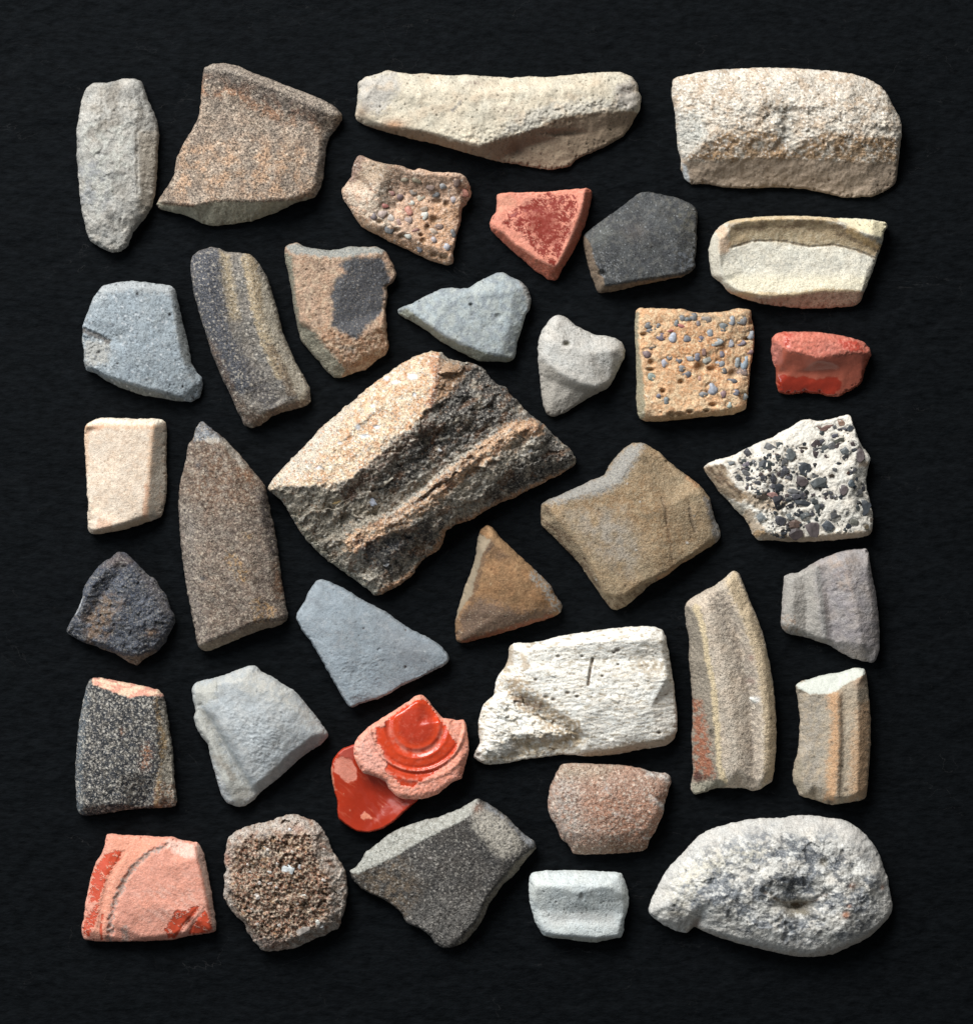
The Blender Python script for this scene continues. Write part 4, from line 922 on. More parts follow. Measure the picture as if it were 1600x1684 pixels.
def shard_17():
    s = Shard('G', [(905,90),(925,86),(960,115),(1010,155),(1060,195),(1110,245),(1160,300),(1210,360),(1260,420),(1300,470),(1320,500),(1335,570,16),(1350,660,14),(1375,750,14),(1390,850,14),(1405,950,14),(1415,1050,14),(1430,1150,14),(1445,1240,14),(1460,1310,12),(1455,1345,9),(1400,1380,8),(1300,1400,8),(1200,1440,8),(1080,1490,8),(960,1540,8),(915,1535,10),(890,1500,16),(880,1430,22),(860,1330,22),(835,1200,22),(810,1060,22),(790,900,22),(778,750,22),(770,620,22),(778,480,22),(800,400,22),(820,320,22),(830,235,20),(860,205,18),(875,140,18)],
        [[(845,235,30),(880,212,38),(960,208,40),(1060,208,38)], [(905,1500,28),(980,1462,36),(1100,1422,38),(1250,1350,40),(1400,1330,34),(1445,1310,22)],
         [(920,300,42),(900,600,44),(920,900,44),(960,1200,42),(1000,1400,38)], [(1100,350,46),(1150,600,52),(1200,900,52),(1260,1200,48),(1300,1310,42)], [(1240,450,34),(1290,600,36),(1330,850,36),(1370,1100,34),(1400,1250,30)]],
        z=20, R=6, rough=(1.5,1.1,.9), col=(132,114,100))
    s.mottle(.12, 22, .06)
    s.mix((124,92,68), s.poly([(900,230),(1080,230),(1280,480),(1250,640),(950,640),(830,500)],22,8)*s.nm(12,-.15,.3), .75)
    s.mix((128,122,116), s.poly([(770,600),(900,650),(900,1100),(960,1450),(900,1500),(800,1000)],18,6), .6)
    s.mix((78,76,80), s.poly([(1290,480),(1340,560),(1400,900),(1390,1000),(1320,800),(1280,600)],8,5), .7)
    s.mix((158,108,68), s.poly([(1380,960),(1430,1100),(1440,1200),(1380,1200)],6,4)+s.poly([(1150,380),(1240,420),(1240,480),(1180,470)],7,4), .6)
    s.mix((196,152,92), s.nm(6,.05,.15)*(s.line([(1110,950),(1150,1000),(1180,1060)],7,8,3)+s.line([(1280,1240),(1340,1280),(1300,1320)],8,8,3)+s.spot(1210,810,40,22)), .85)
    s.mix((132,140,148), s.poly([(870,90),(930,80),(1060,200),(960,200),(870,215)],3,3), .9)
    s.mix((190,184,172), s.line([(960,205),(1060,208),(1120,290),(1180,360)],2,5,2), .7)
    s.mix((150,132,110), s.poly([(900,1510),(980,1475),(1100,1435),(1250,1365),(1460,1340),(1400,1420),(950,1570)],2,1.5), .95, grain=.5)
    s.mix((88,90,94), s.spot(900,365,20,18)+s.spot(930,1078,26,14)+s.spot(1000,1205,14,12), .8); s.hole(930,1078,26,14,2)
    s.grains(s.G, 3.2, .3, [((52,46,42),.13),((196,182,160),.14)])
    s.mix((70,58,50), s.nm(20,.08,.18,4,gain=.65)*s.G, .45); s.mix((176,164,148), s.nm(12,.16,.15,4,gain=.65)*s.G, .4)
    s.part("broken_edge", s.poly([(900,1512),(980,1477),(1100,1437),(1250,1367),(1480,1335),(1400,1420),(950,1590)],1,1), "pale broken bottom edge")
    s.finish("pottery_shard", "tall brown speckled shard ending in a pointed grey tip, left of the big central fragment", spk=(2.0,.5,.55,.5), bump=1.5, dark=(52,46,42), light=(196,182,160))
shard_17()

def shard_18():
    s = Shard('H', [(25,740,22),(30,715,26),(70,660,30),(130,600,30),(200,530,30),(280,440,30),(370,360,30),(450,295,30),(530,225,30),(620,160,30),(700,105,30),(780,65,30),(840,48,28),(890,50,28),(930,85,26),(1000,102,24),(1060,108,22),(1105,135,20),(1130,175,20),(1170,215,20),(1215,228,20),(1235,265,20),(1270,290,20),(1310,340,20),(1350,375,20),(1400,410,18),(1440,455,18),(1490,500,16),(1540,540,14),(1565,590,12),(1560,615,10),(1500,655,9),(1420,695,9),(1330,740,9),(1250,780,9),(1180,805,9),(1110,845,9),(1040,890,9),(960,915,9),(910,950,9),(900,1000,9),(880,1040,9),(800,1090,9),(760,1140,9),(740,1175,9),(680,1215,9),(600,1262,9),(560,1270,9),(520,1235,10),(470,1200,12),(400,1150,14),(330,1100,16),(260,1040,16),(200,970,16),(150,890,16),(100,800,18)],
        [[(70,710,44),(200,712,68),(370,705,90),(440,675,96),(540,600,100),(620,500,100),(740,425,100),(830,340,98),(868,230,92),(862,120,72),(875,70,50)],
         [(250,860,50),(450,880,52),(640,855,52),(790,735,55),(930,605,58),(1080,505,58),(1230,420,58)],
         [(450,1000,58),(640,905,74),(800,800,78),(950,670,80),(1100,560,80),(1250,440,74),(1370,425,60)],
         [(520,1050,50),(760,930,54),(900,820,58),(1010,710,62),(1180,670,58),(1400,590,42),(1530,580,24)],
         [(560,1120,36),(830,960,36),(1050,800,36),(1300,700,30)], [(1000,180,62),(1100,280,60),(1200,340,56)], [(200,800,48),(300,1000,34),(420,1100,34)], [(500,400,84),(300,600,78),(700,250,80)]],
        z=20, R=8, rough=(3.0,2.0,1.3), col=(178,168,150), jag=1.2)
    top = s.poly([(20,700),(300,400),(700,60),(870,20),(890,70),(865,130),(872,230),(832,345),(742,430),(622,505),(545,605),(445,680),(372,712),(200,718),(60,725),(30,740)],2.5,5,14)
    s.broken(1-top, 7.0, 60, -38, 2.2); s.chips(1-top, 34, 6, -38, 2.4); s.chips(1-top, 13, 3.0, -38, 1.8); s.broken(1-top, 2.2, 11, -38, 1.5); s.Z += (1-top)*1.5*s.N(4.5,2)
    s.mottle(.25, 20, .05)
    rk = 1-top
    s.mix((38,40,46), rk*s.nm(22,-.3,.2,4)*s.poly([(880,240),(1000,90),(1140,100),(1560,560),(1560,640),(1200,800),(1050,800),(1230,640),(1400,520),(1300,380),(1130,480),(880,620),(640,780),(560,700),(780,470),(860,340)],16,8), .85); s.mix((56,56,60), rk*s.nm(16,.0,.15,4)*s.poly([(480,1000),(900,840),(1000,900),(860,1060),(640,1200),(540,1140)],16,8), .8); s.mix((168,164,154), rk*s.nm(8,.26,.12,3,-38,1.8), .7)
    s.mix((120,86,58), rk*s.nm(17,.22,.15,3,-38,2.0), .7)
    s.mix((142,132,114), s.poly([(60,740),(370,720),(450,790),(600,860),(480,1000),(420,1090),(250,1000),(120,820)],14,9), .75)
    s.mix((132,128,108), s.poly([(50,780),(160,860),(280,1020),(480,1180),(560,1260),(300,1100),(120,860)],8,6), .7)
    band = s.line([(450,1010),(640,910),(800,805),(950,680),(1100,565),(1250,445),(1370,425)],10,9,5)
    s.mix((214,170,128), band*s.nm(9,-.35,.25,3,-38,3), .95); s.mix((118,70,40), band*s.nm(8,.15,.15,3,-38,4), .7)
    s.groove([(640,885),(800,790),(950,660),(1060,570),(1200,460)], 4, 1.0, 3, 2); s.mix((84,56,38), s.line([(640,885),(800,790),(950,660),(1060,570)],1,3,2), .7)
    s.mix((224,214,198), s.nm(5,.2,.1)*s.line([(640,890),(800,780),(920,660),(1080,620)],12,8,4), .6)
    s.mix((196,146,104), s.line([(1500,670),(1250,785),(1050,890),(910,960),(880,1040),(740,1180),(600,1260)],5,7,3), .85)
    s.mix((96,62,46), s.line([(430,760),(600,600),(800,430)],8,12,6)*rk*s.nm(10,-.1,.2), .7)
    s.mix((186,140,96), s.poly([(870,90),(990,110),(1000,180),(900,300),(860,300)],7,6)*rk, .8)
    s.mix((66,70,78), s.poly([(480,1000),(700,960),(780,960),(640,1130),(520,1120)],8,6)*s.nm(8,-.1,.2), .7)
    s.mix((226,194,156), top, 1)
    s.mix((226,204,168), top*s.nm(15,.0,.25), .7); s.mix((206,146,92), top*s.nm(18,.08,.2), .6)
    s.mix((206,200,184), top*s.poly([(20,740),(120,560),(330,380),(480,260),(400,420),(250,640),(140,700)],14,8), .65)
    s.mix((188,110,60), s.poly([(820,70),(880,60),(875,230),(840,330),(815,330),(850,200)],5,4), .6); s.mix((110,64,38), s.line([(880,130),(868,230),(842,330),(820,380)],1,3,3), .7)
    for x,y,rx,ry in [(750,180,28,18),(665,205,20,12),(620,185,18,14),(575,430,18,10),(480,430,14,16),(515,475,30,10),(285,630,16,10),(555,325,14,10),(760,270,10,12),(390,510,14,8)]:
        s.mix((198,206,214), s.spot(x,y,rx,ry,5), .85, grain=.2)
    s.grains(rk, 3.6, .22, [((190,184,172),.07),((40,40,44),.10),((150,110,76),.05)], up=.5)
    s.grains(top, 4.2, .14, [((240,232,216),.2),((182,178,170),.12),((190,122,70),.1)])
    s.specks(170,.9,2.6,(238,230,214),top); s.specks(90,.8,2,(176,184,190),top); s.specks(70,.8,2,(186,120,72),top)
    s.specks(200,.8,2.4,(205,202,194),rk,up=.6); s.specks(8,3,6,(200,190,168),rk,up=.5)
    s.pits(70,1,3,1.0,rk,color=(56,48,42)); s.pits(60,.8,1.6,.8,top,color=(150,110,76))
    s.part("smooth_face", top, "smooth orange-cream outer face")
    s.hollow_root = True
    s.finish("vessel_fragment", "largest fragment in the centre, half smooth orange face and half dark rough break", spk=(2.3,.5,.55,.6), bump=2.0, dark=(58,50,46), light=(220,212,198))
    stones(s, 'grit', 'quartz_chip', [(630,700,34,20,(206,190,166)),(550,800,32,22,(150,160,176)),(620,1110,18,12,(215,215,215)),(885,545,14,8,(220,220,220)),(375,800,22,9,(200,166,96)),(1330,545,14,9,(190,190,190))], (200,200,195), sink=.2, seed=3)
shard_18()

def shard_19():
    s = Shard('I', [(545,370,16),(580,348,18),(650,320),(740,280),(820,240),(900,210),(930,150),(980,90),(1020,50),(1060,28),(1120,25),(1160,50),(1210,80),(1260,130),(1310,170),(1370,215),(1420,250),(1460,290),(1495,340),(1505,400),(1520,450,14),(1550,520,10),(1555,555,9),(1530,590,9),(1460,630,9),(1400,670,9),(1330,710,9),(1260,765,9),(1200,800,9),(1150,830,9),(1110,870,9),(1060,915,9),(1020,945,9),(975,967,8),(940,960,8),(900,910,8),(860,850,8),(810,780,8),(760,700,8),(700,640,8),(640,580,8),(590,530,8),(550,490,8),(543,430,10)],
        [[(590,385,32),(640,455,36),(720,550,36),(800,650,36),(870,790,36),(905,870,34),(960,885,32),(1010,875,34),(1100,815,36),(1200,770,36),(1260,745,32),(1400,650,28),(1510,570,20)],
         [(590,375,32),(700,330,38),(860,280,40),(960,250,40),(1040,140,40),(1110,80,34)], [(900,500,42),(1200,400,46),(1200,650,42)], [(1440,300,34),(1480,420,32),(1510,520,24)]],
        z=20, R=7, rough=(1.6,.7,.35), col=(160,136,102))
    s.mottle(.12, 22, .05)
    s.mix((164,156,144), s.nm(24,-.15,.4)*s.poly([(700,430),(1000,400),(1080,600),(1050,750),(880,650)],26,8), .8)
    s.mix((150,116,76), s.nm(12,.0,.25)*s.poly([(600,380),(900,300),(1150,200),(1300,500),(1450,560),(1250,720),(1100,500),(900,420)],20,8), .7)
    s.mix((150,150,146), s.poly([(530,360),(700,280),(900,200),(1020,40),(1130,20),(1100,90),(1000,250),(900,310),(620,370)],7,5), .85)
    s.mix((150,152,154), s.poly([(1460,330),(1500,360),(1560,540),(1530,600),(1500,480)],5,4), .8)
    side = s.poly([(530,380),(585,392),(632,460),(712,560),(792,660),(862,800),(900,885),(960,895),(1010,887),(1100,827),(1210,782),(1230,800),(1000,1000),(900,980),(700,700),(520,480)],2,2)
    s.mix((150,132,104), side, .8); s.mix((100,76,54), side*s.nm(9,.1,.15,3,50,3), .7)
    s.mix((192,138,88), s.line([(1370,215),(1420,255)],3,5,2)+s.line([(1210,790),(1400,680)],2,5,3), .5)
    s.groove([(1222,345),(1240,400),(1248,480)], 1.6, 1.1, 2, 1); s.groove([(1250,480),(1262,580),(1285,720)], .5, .6, 2, 1.5)
    s.mix((122,98,72), s.line([(1222,345),(1240,400),(1248,490)],1,2,1)+s.line([(1255,510),(1265,580),(1285,720)],.6,2,1.5)*.7, .75)
    s.groove([(1375,400),(1390,470),(1412,525)], 2.2, 1.6, 2.5, 1); s.mix((128,112,92), s.line([(1375,390),(1390,470),(1412,525)],1.6,2,1), .6)
    s.specks(6,1.5,3.2,(205,205,200)); s.pits(110,.7,1.7,1,color=(92,74,54))
    s.part("broken_edge", side)
    s.finish("pottery_shard", "large sandy grey-brown shard with a scalloped upper left edge and two thin scratches", spk=(2.1,.32,.45,.35), bump=1.3, dark=(82,66,48), light=(204,192,168))
shard_19()

def shard_20():
    s = Shard('P20', [(40,530,12),(90,485,18),(170,455,22),(280,430,22),(380,380,22),(460,340,22),(560,290,22),(640,270,22),(720,215,22),(820,165,22),(900,110,22),(960,98,22),(1050,118,22),(1150,105,22),(1250,75,22),(1320,58,22),(1345,85,22),(1370,170,22),(1400,260,22),(1440,350,22),(1500,410,20),(1512,450,18),(1490,530,16),(1475,620,16),(1480,720,16),(1510,820,16),(1535,930,16),(1530,1080,14),(1500,1125,10),(1400,1145,9),(1250,1160,9),(1100,1172,9),(950,1180,9),(820,1180,9),(680,1165,9),(520,1165,9),(480,1120,8),(450,1040,8),(400,960,8),(320,890,8),(260,810,8),(180,740,8),(120,640,8),(60,570,8)],
        [[(100,500,30),(210,492,38),(270,590,40),(330,690,40),(420,740,40),(520,780,40)], [(90,560,20),(200,690,22),(300,800,24),(360,850,25),(420,880,28),(500,980,28),(540,1080,28)],
         [(560,820,36),(640,900,33),(560,960,32)], [(540,1100,27),(700,1135,30),(900,1145,31),(1200,1118,33),(1490,1105,28)], [(700,400,42),(1000,600,42),(1300,800,42),(1400,300,36)], [(1380,480,36),(1460,500,30)]],
        z=20, R=5, rough=(1.8,1.5,.9), col=(228,222,208))
    s.mottle(.06, 18, .03)
    s.mix((200,182,160), s.nm(7,.2,.15)*s.poly([(250,450),(850,300),(900,600),(700,900),(350,750)],22,8), .7)
    side = s.poly([(30,530),(100,502),(210,500),(262,600),(322,700),(420,775),(370,840),(300,810),(180,740),(60,580)],3,3)
    s.mix((166,140,106), side, .9); s.mix((104,80,58), side*s.nm(7,.05,.15,3,50,3), .8); s.Z -= side*1.2*s.N(6,2,.6,50,3)
    s.mix((196,180,150), s.poly([(60,600),(260,800),(370,860),(450,1000),(520,1170),(440,1060),(250,830)],4,3), .6)
    s.mix((178,146,104), s.line([(420,780),(560,850),(700,860)],5,9,4)+s.line([(440,960),(520,1080)],6,8,4)+s.line([(520,1120),(900,1165),(1300,1130),(1520,1110)],4,6,3), .65)
    s.mix((180,140,96), s.poly([(1400,470),(1490,480),(1480,530),(1400,520)],4,4)*.8, .7)
    s.broken(s.poly([(400,740),(760,780),(900,1150),(540,1120)],10,5), 3.5, 12)
    s.broken(s.poly([(1180,1080),(1320,1060),(1340,1120),(1200,1130)],4,3), 3, 8)
    s.pits(90,1,3,1,s.poly([(230,470),(900,300),(1000,700),(900,1140),(560,1100),(450,750)],2,0),color=(120,104,88)); s.pits(70,.8,1.8,.9,color=(150,140,125))
    s.part("broken_edge", side, "brown broken left side")
    s.hollow_root = True
    D=(66,76,88)
    PB = [(570,500,48,32,(58,70,84)),(912,525,50,58,(64,76,88)),(785,420,46,54,(80,92,92)),(625,355,60,44,(112,106,106)),(700,330,28,36,(66,80,80)),(430,395,38,32,(70,78,88)),(270,505,50,28,(100,106,110)),(415,505,34,38,(106,100,106)),(1040,655,60,60,(82,94,94)),(1105,365,32,30,(66,80,84)),(1165,330,30,36,(92,94,100)),(1285,390,44,40,(106,114,116)),(1390,420,50,54,(112,98,94)),(1275,440,28,28,(74,70,72)),(1025,410,42,28,(86,78,74)),(1080,305,28,24,D),(1020,320,38,34,(84,72,68)),(905,358,36,20,(82,68,60)),(1225,285,42,28,(96,90,88)),(1195,248,28,18,(66,78,90)),(1320,185,32,24,(64,70,84)),(1238,190,18,16,D),(1275,195,20,22,D),(1130,180,60,26,(140,108,90)),(1240,132,36,22,(160,114,96)),(1050,180,24,18,(120,96,80)),(685,835,58,56,(44,52,60)),(905,835,60,32,(60,70,80)),(900,775,38,28,(66,74,84)),(1010,820,28,24,(70,80,88)),(790,862,32,32,(62,62,68)),(1040,905,34,48,(84,92,98)),(985,930,18,24,D),(560,965,46,40,(126,130,130)),(705,985,44,44,(76,78,84)),(795,955,38,34,(124,132,134)),(930,960,42,34,(82,94,102)),(985,1060,54,70,(104,94,94)),(840,1030,48,38,(104,84,76)),(830,1115,70,44,(56,52,54)),(1135,1040,56,42,(78,88,96)),(1195,960,44,38,(88,80,80)),(1290,930,26,28,(88,80,80)),(1255,715,36,46,(92,84,80)),(1330,670,28,28,(76,92,112)),(1440,865,54,68,(64,74,88)),(1400,750,40,30,(98,96,94)),(1160,605,22,22,(76,64,54)),(1105,755,22,18,D),(1150,748,18,14,D),(1192,790,18,18,D),(1155,785,14,14,D),(1075,865,20,22,D),(815,730,45,32,(116,116,118)),(700,710,34,42,(50,58,66)),(545,785,48,22,(74,58,52)),(635,765,44,24,(168,126,106)),(890,640,50,42,(86,76,72)),(895,695,26,26,(62,70,78)),(755,550,34,34,(88,88,90)),(710,590,28,24,(66,76,84)),(560,625,24,28,D),(650,620,30,40,D),(395,570,44,22,(94,96,102)),(430,620,28,22,D),(510,655,26,20,D),(745,490,26,32,(96,92,92)),(1440,705,22,26,D),(1360,1010,34,28,(104,104,98)),(1505,980,20,18,(90,80,72)),(1460,1050,26,20,(96,80,64)),(840,785,40,26,(70,76,82)),(1350,555,28,18,D),(1300,575,14,14,(80,60,52)),(1350,320,28,18,(80,72,66)),(545,545,24,20,(150,140,136)),(350,620,24,20,(90,94,100)),(640,690,30,22,(88,86,90)),(480,490,18,26,(110,108,112)),(780,620,26,16,D),(1120,435,16,12,(80,64,58)),(1210,485,18,8,(120,110,100)),(385,470,26,24,(86,90,96))]
    s.sockets(PB, 1.6, .3)
    s.finish("mortar_shard", "white shard packed with angular black and grey grit, at the right edge", spk=(2.2,.12,.3,.2), bump=1.2, dark=(150,132,108))
    stones(s, 'grit', 'grit_grain', PB,
           D, sink=.25, seed=20, flat=.7)
    rr = random.Random(77); more = []
    while len(more) < 150:
        x = rr.uniform(240, 1480); y = rr.uniform(170, 1140)
        w_ = 1.0 if (x < 900 and 430 + (560 - x) * .25 < y) else .22
        if rr.random() > w_ or (x < 640 and y > 760) or y < 520 - (x - 240) * .38 or (x < 400 and y > 640): continue
        r_ = rr.uniform(12, 26); more.append((x, y, r_ * rr.uniform(.9, 1.3), r_, rr.choice([(48,58,70),(62,66,74),(80,74,72),(92,92,94),(52,48,48)])))
    stones(s, 'grit', 'grit_grain', more, D, sink=.25, seed=78, flat=.8)
    grain_mass(s, 'fine_grit', 190, 1.2, 3.6, s.poly([(240,480),(850,300),(880,560),(760,800),(900,1140),(620,1120),(560,800),(330,660)],1,0), (74,78,84), 21)
    grain_mass(s, 'fine_grit', 60, 1.0, 2.8, s.poly([(900,700),(1480,650),(1500,1080),(900,1140)],1,0), (88,80,74), 22)
    grain_mass(s, 'fine_grit', 50, 1.0, 2.8, s.poly([(980,250),(1380,150),(1460,700),(1300,600),(1250,350)],1,0), (84,80,76), 23)
shard_20()

def shard_21():
    s = Shard('G', [(385,912),(415,910),(455,930),(500,975),(545,1020),(590,1065),(630,1085),(650,1130),(690,1180),(710,1230),(720,1270),(745,1310),(752,1345,12),(735,1390,10),(710,1430,9),(690,1480,8),(650,1530,8),(590,1570,8),(540,1600,8),(510,1630,8),(470,1615,8),(420,1585,8),(370,1550,9),(300,1530,10),(230,1500,12),(160,1480,14),(110,1445,14),(70,1430,14),(65,1400,16),(90,1355),(130,1290),(165,1210),(175,1130),(210,1080),(260,1010),(310,965),(345,950)],
        [[(400,950,34),(330,1020,40),(240,1110,42),(190,1220,38),(140,1340,30),(95,1400,22)], [(400,1040,32),(330,1130,27),(270,1230,25),(200,1340,22)], [(430,1150,44),(430,1300,46),(520,1420,42),(600,1380,40)],
         [(490,1000,34),(590,1120,34),(680,1290,32),(710,1380,24)], [(200,1460,24),(330,1495,28),(420,1550,30),(520,1555,30),(620,1520,28),(690,1440,24)]],
        z=18, R=6, rough=(2,1.4,.9), col=(88,92,100))
    s.mottle(.2, 18, .03)
    s.mix((60,66,80), s.nm(14,.05,.2), .7)
    s.mix((132,104,76), s.nm(12,-.1,.2)*s.poly([(180,1330),(330,1180),(420,1220),(330,1440),(200,1480)],14,8), .8)
    s.mix((140,108,78), s.spot(610,1420,45,25)*s.nm(7,-.1,.2), .8); s.mix((118,100,82), s.spot(330,1260,50,60)*s.nm(8,0,.2), .7)
    s.mix((104,90,86), s.poly([(340,950),(400,910),(500,970),(420,1010),(300,1000)],7,4), .7)
    s.mix((108,100,98), s.poly([(490,990),(640,1090),(740,1300),(690,1300),(560,1100)],7,4), .5)
    s.mix((130,118,102), s.poly([(220,1500),(420,1562),(520,1568),(640,1530),(510,1660),(300,1560)],2,2), .8)
    s.mix((196,200,204), s.line([(165,1205),(150,1250),(125,1300)],1.5,2.5,1), .8)
    s.hole(436,960,14,12,3); s.broken(np.ones_like(s.Z), 1.2, 8, -20, 1.8)
    s.specks(60,.7,1.6,(160,158,152))
    s.chips(np.ones_like(s.Z), 9, 2.0, -20, 1.5); s.grains(np.ones_like(s.Z), 3.2, .3, [((150,146,138),.07)])
    s.finish("pottery_shard", "small dark blue-black shard with brown stains, under the off-white trapezoid block", spk=(2.1,.5,.5,.5), bump=1.8, dark=(34,36,42), light=(168,160,148))
shard_21()

def shard_22():
    s = Shard('L', [(185,90),(210,83),(260,100),(330,130),(400,170),(450,205),(530,245),(600,280),(660,325),(730,375),(800,410),(880,450),(940,495),(980,545),(983,575),(960,600),(900,630),(850,655),(780,690),(700,725),(620,775),(560,805),(490,820),(440,840),(395,860),(375,850),(330,780),(280,690),(230,600),(180,510),(140,445),(100,400),(60,325),(65,290),(110,220),(140,150)],
        [[(200,150,27),(400,330,31),(700,500,30),(900,540,25)], [(400,780,27),(300,600,28),(150,330,27)]],
        z=20, R=5, rough=(1.0,.35,.2), col=(138,149,156))
    s.mottle(.06, 26, .02); s.nicks = 1.5
    s.mix((157,169,177), s.poly([(60,290),(190,90),(330,200),(250,420),(300,620),(180,500)],24,8), .5)  # paler upper left: the brighter fall of light put into the colour
    s.mix((126,128,132), s.poly([(560,320),(900,480),(820,640),(620,560)],24,8), .5)
    s.mix((148,147,148), s.nm(9,.15,.2)*s.spot(360,440,120,70), .5)
    s.pits(120,.6,1.4,1,color=(92,96,104)); s.pits(5,1.5,2.5,1,color=(100,92,86)); s.hole(565,505,12,8,2)
    s.specks(16,.7,1.5,(200,200,198)); s.broken(s.poly([(250,500),(600,550),(500,820),(380,840)],20,6), 1.2, 7, -15, 2)
    s.mix((120,126,132), s.nm(14,.16,.14,4,20,1.8,.7), .4); s.mix((168,172,174), s.nm(10,.22,.1,4,20,1.8,.7), .35); s.groove([(120,430),(190,440),(260,490)], .5, .4, 1.2, 1.5)
    s.finish("pottery_shard", "smooth flat blue-grey shard shaped like a long kite, below the big central fragment", spk=(1.9,.1,.25,.05), bump=.8, dark=(84,88,96))
shard_22()

def shard_23():
    s = Shard('I', [(205,515,12),(240,490,18),(270,500,20),(310,555,20),(360,600,20),(410,650,20),(460,695,20),(510,740,20),(545,775,20),(600,830,20),(620,880,20),(655,920,18),(665,950,16),(655,980,14),(600,1010,12),(520,1035,12),(430,1065,12),(330,1095,12),(220,1125,12),(100,1155,12),(70,1140,12),(62,1080,10),(65,1020,8),(85,940,7),(110,860,7),(135,790,7),(165,720,7),(180,640,7),(190,570,9)],
        [[(268,575,38),(222,650,40),(185,780,40),(162,880,38),(105,960,32),(72,1030,22)], [(268,575,38),(330,620,40),(400,690,42),(500,780,42),(565,850,38),(635,935,28)], [(270,800,44),(400,850,46),(300,1000,40),(500,970,38)], [(100,1130,20),(330,1070,28),(600,985,24)]],
        z=18, R=6, rough=(1.4,.6,.3), col=(148,110,70))
    s.mottle(.12, 16, .05)
    s.mix((112,92,78), s.poly([(70,1140),(90,980),(200,900),(450,980),(640,950),(560,1030),(100,1160)],12,8), .85)
    s.mix((78,62,50), s.line([(268,580),(220,660),(180,800),(150,900)],2,7,3)*.8+s.spot(350,660,60,26)*.6+s.poly([(260,570),(330,610),(330,700),(240,640)],6,5)*.4, .8)
    side = s.poly([(170,520),(262,575),(216,650),(178,780),(155,880),(98,960),(60,1030),(40,1000)],2,2)
    s.mix((150,136,112), side, .9, grain=.3)
    s.mix((172,134,90), s.poly([(230,490),(280,500),(600,830),(570,850),(500,775),(400,685),(268,572)],4,3), .7)
    s.mix((150,146,138), s.nm(5,-.05,.2)*s.line([(510,770),(570,830),(600,880),(650,950)],7,6,3), .9)
    s.mix((140,72,44), s.line([(110,1150),(330,1090),(600,1010)],3,6,3), .7)
    s.specks(70,.7,1.5,(190,172,148),s.poly([(70,1140),(90,980),(640,950),(560,1030)],1,0)); s.specks(3,1.5,2.6,(190,170,130)); s.pits(18,.8,1.6,1,color=(60,44,32))
    s.part("broken_edge", side, "smooth grey-brown left side")
    s.finish("pottery_shard", "brown triangular shard with a sharp peak, right below the big central fragment", spk=(2.1,.25,.3,.25), bump=1.1, dark=(60,46,36), light=(186,160,124))
shard_23()

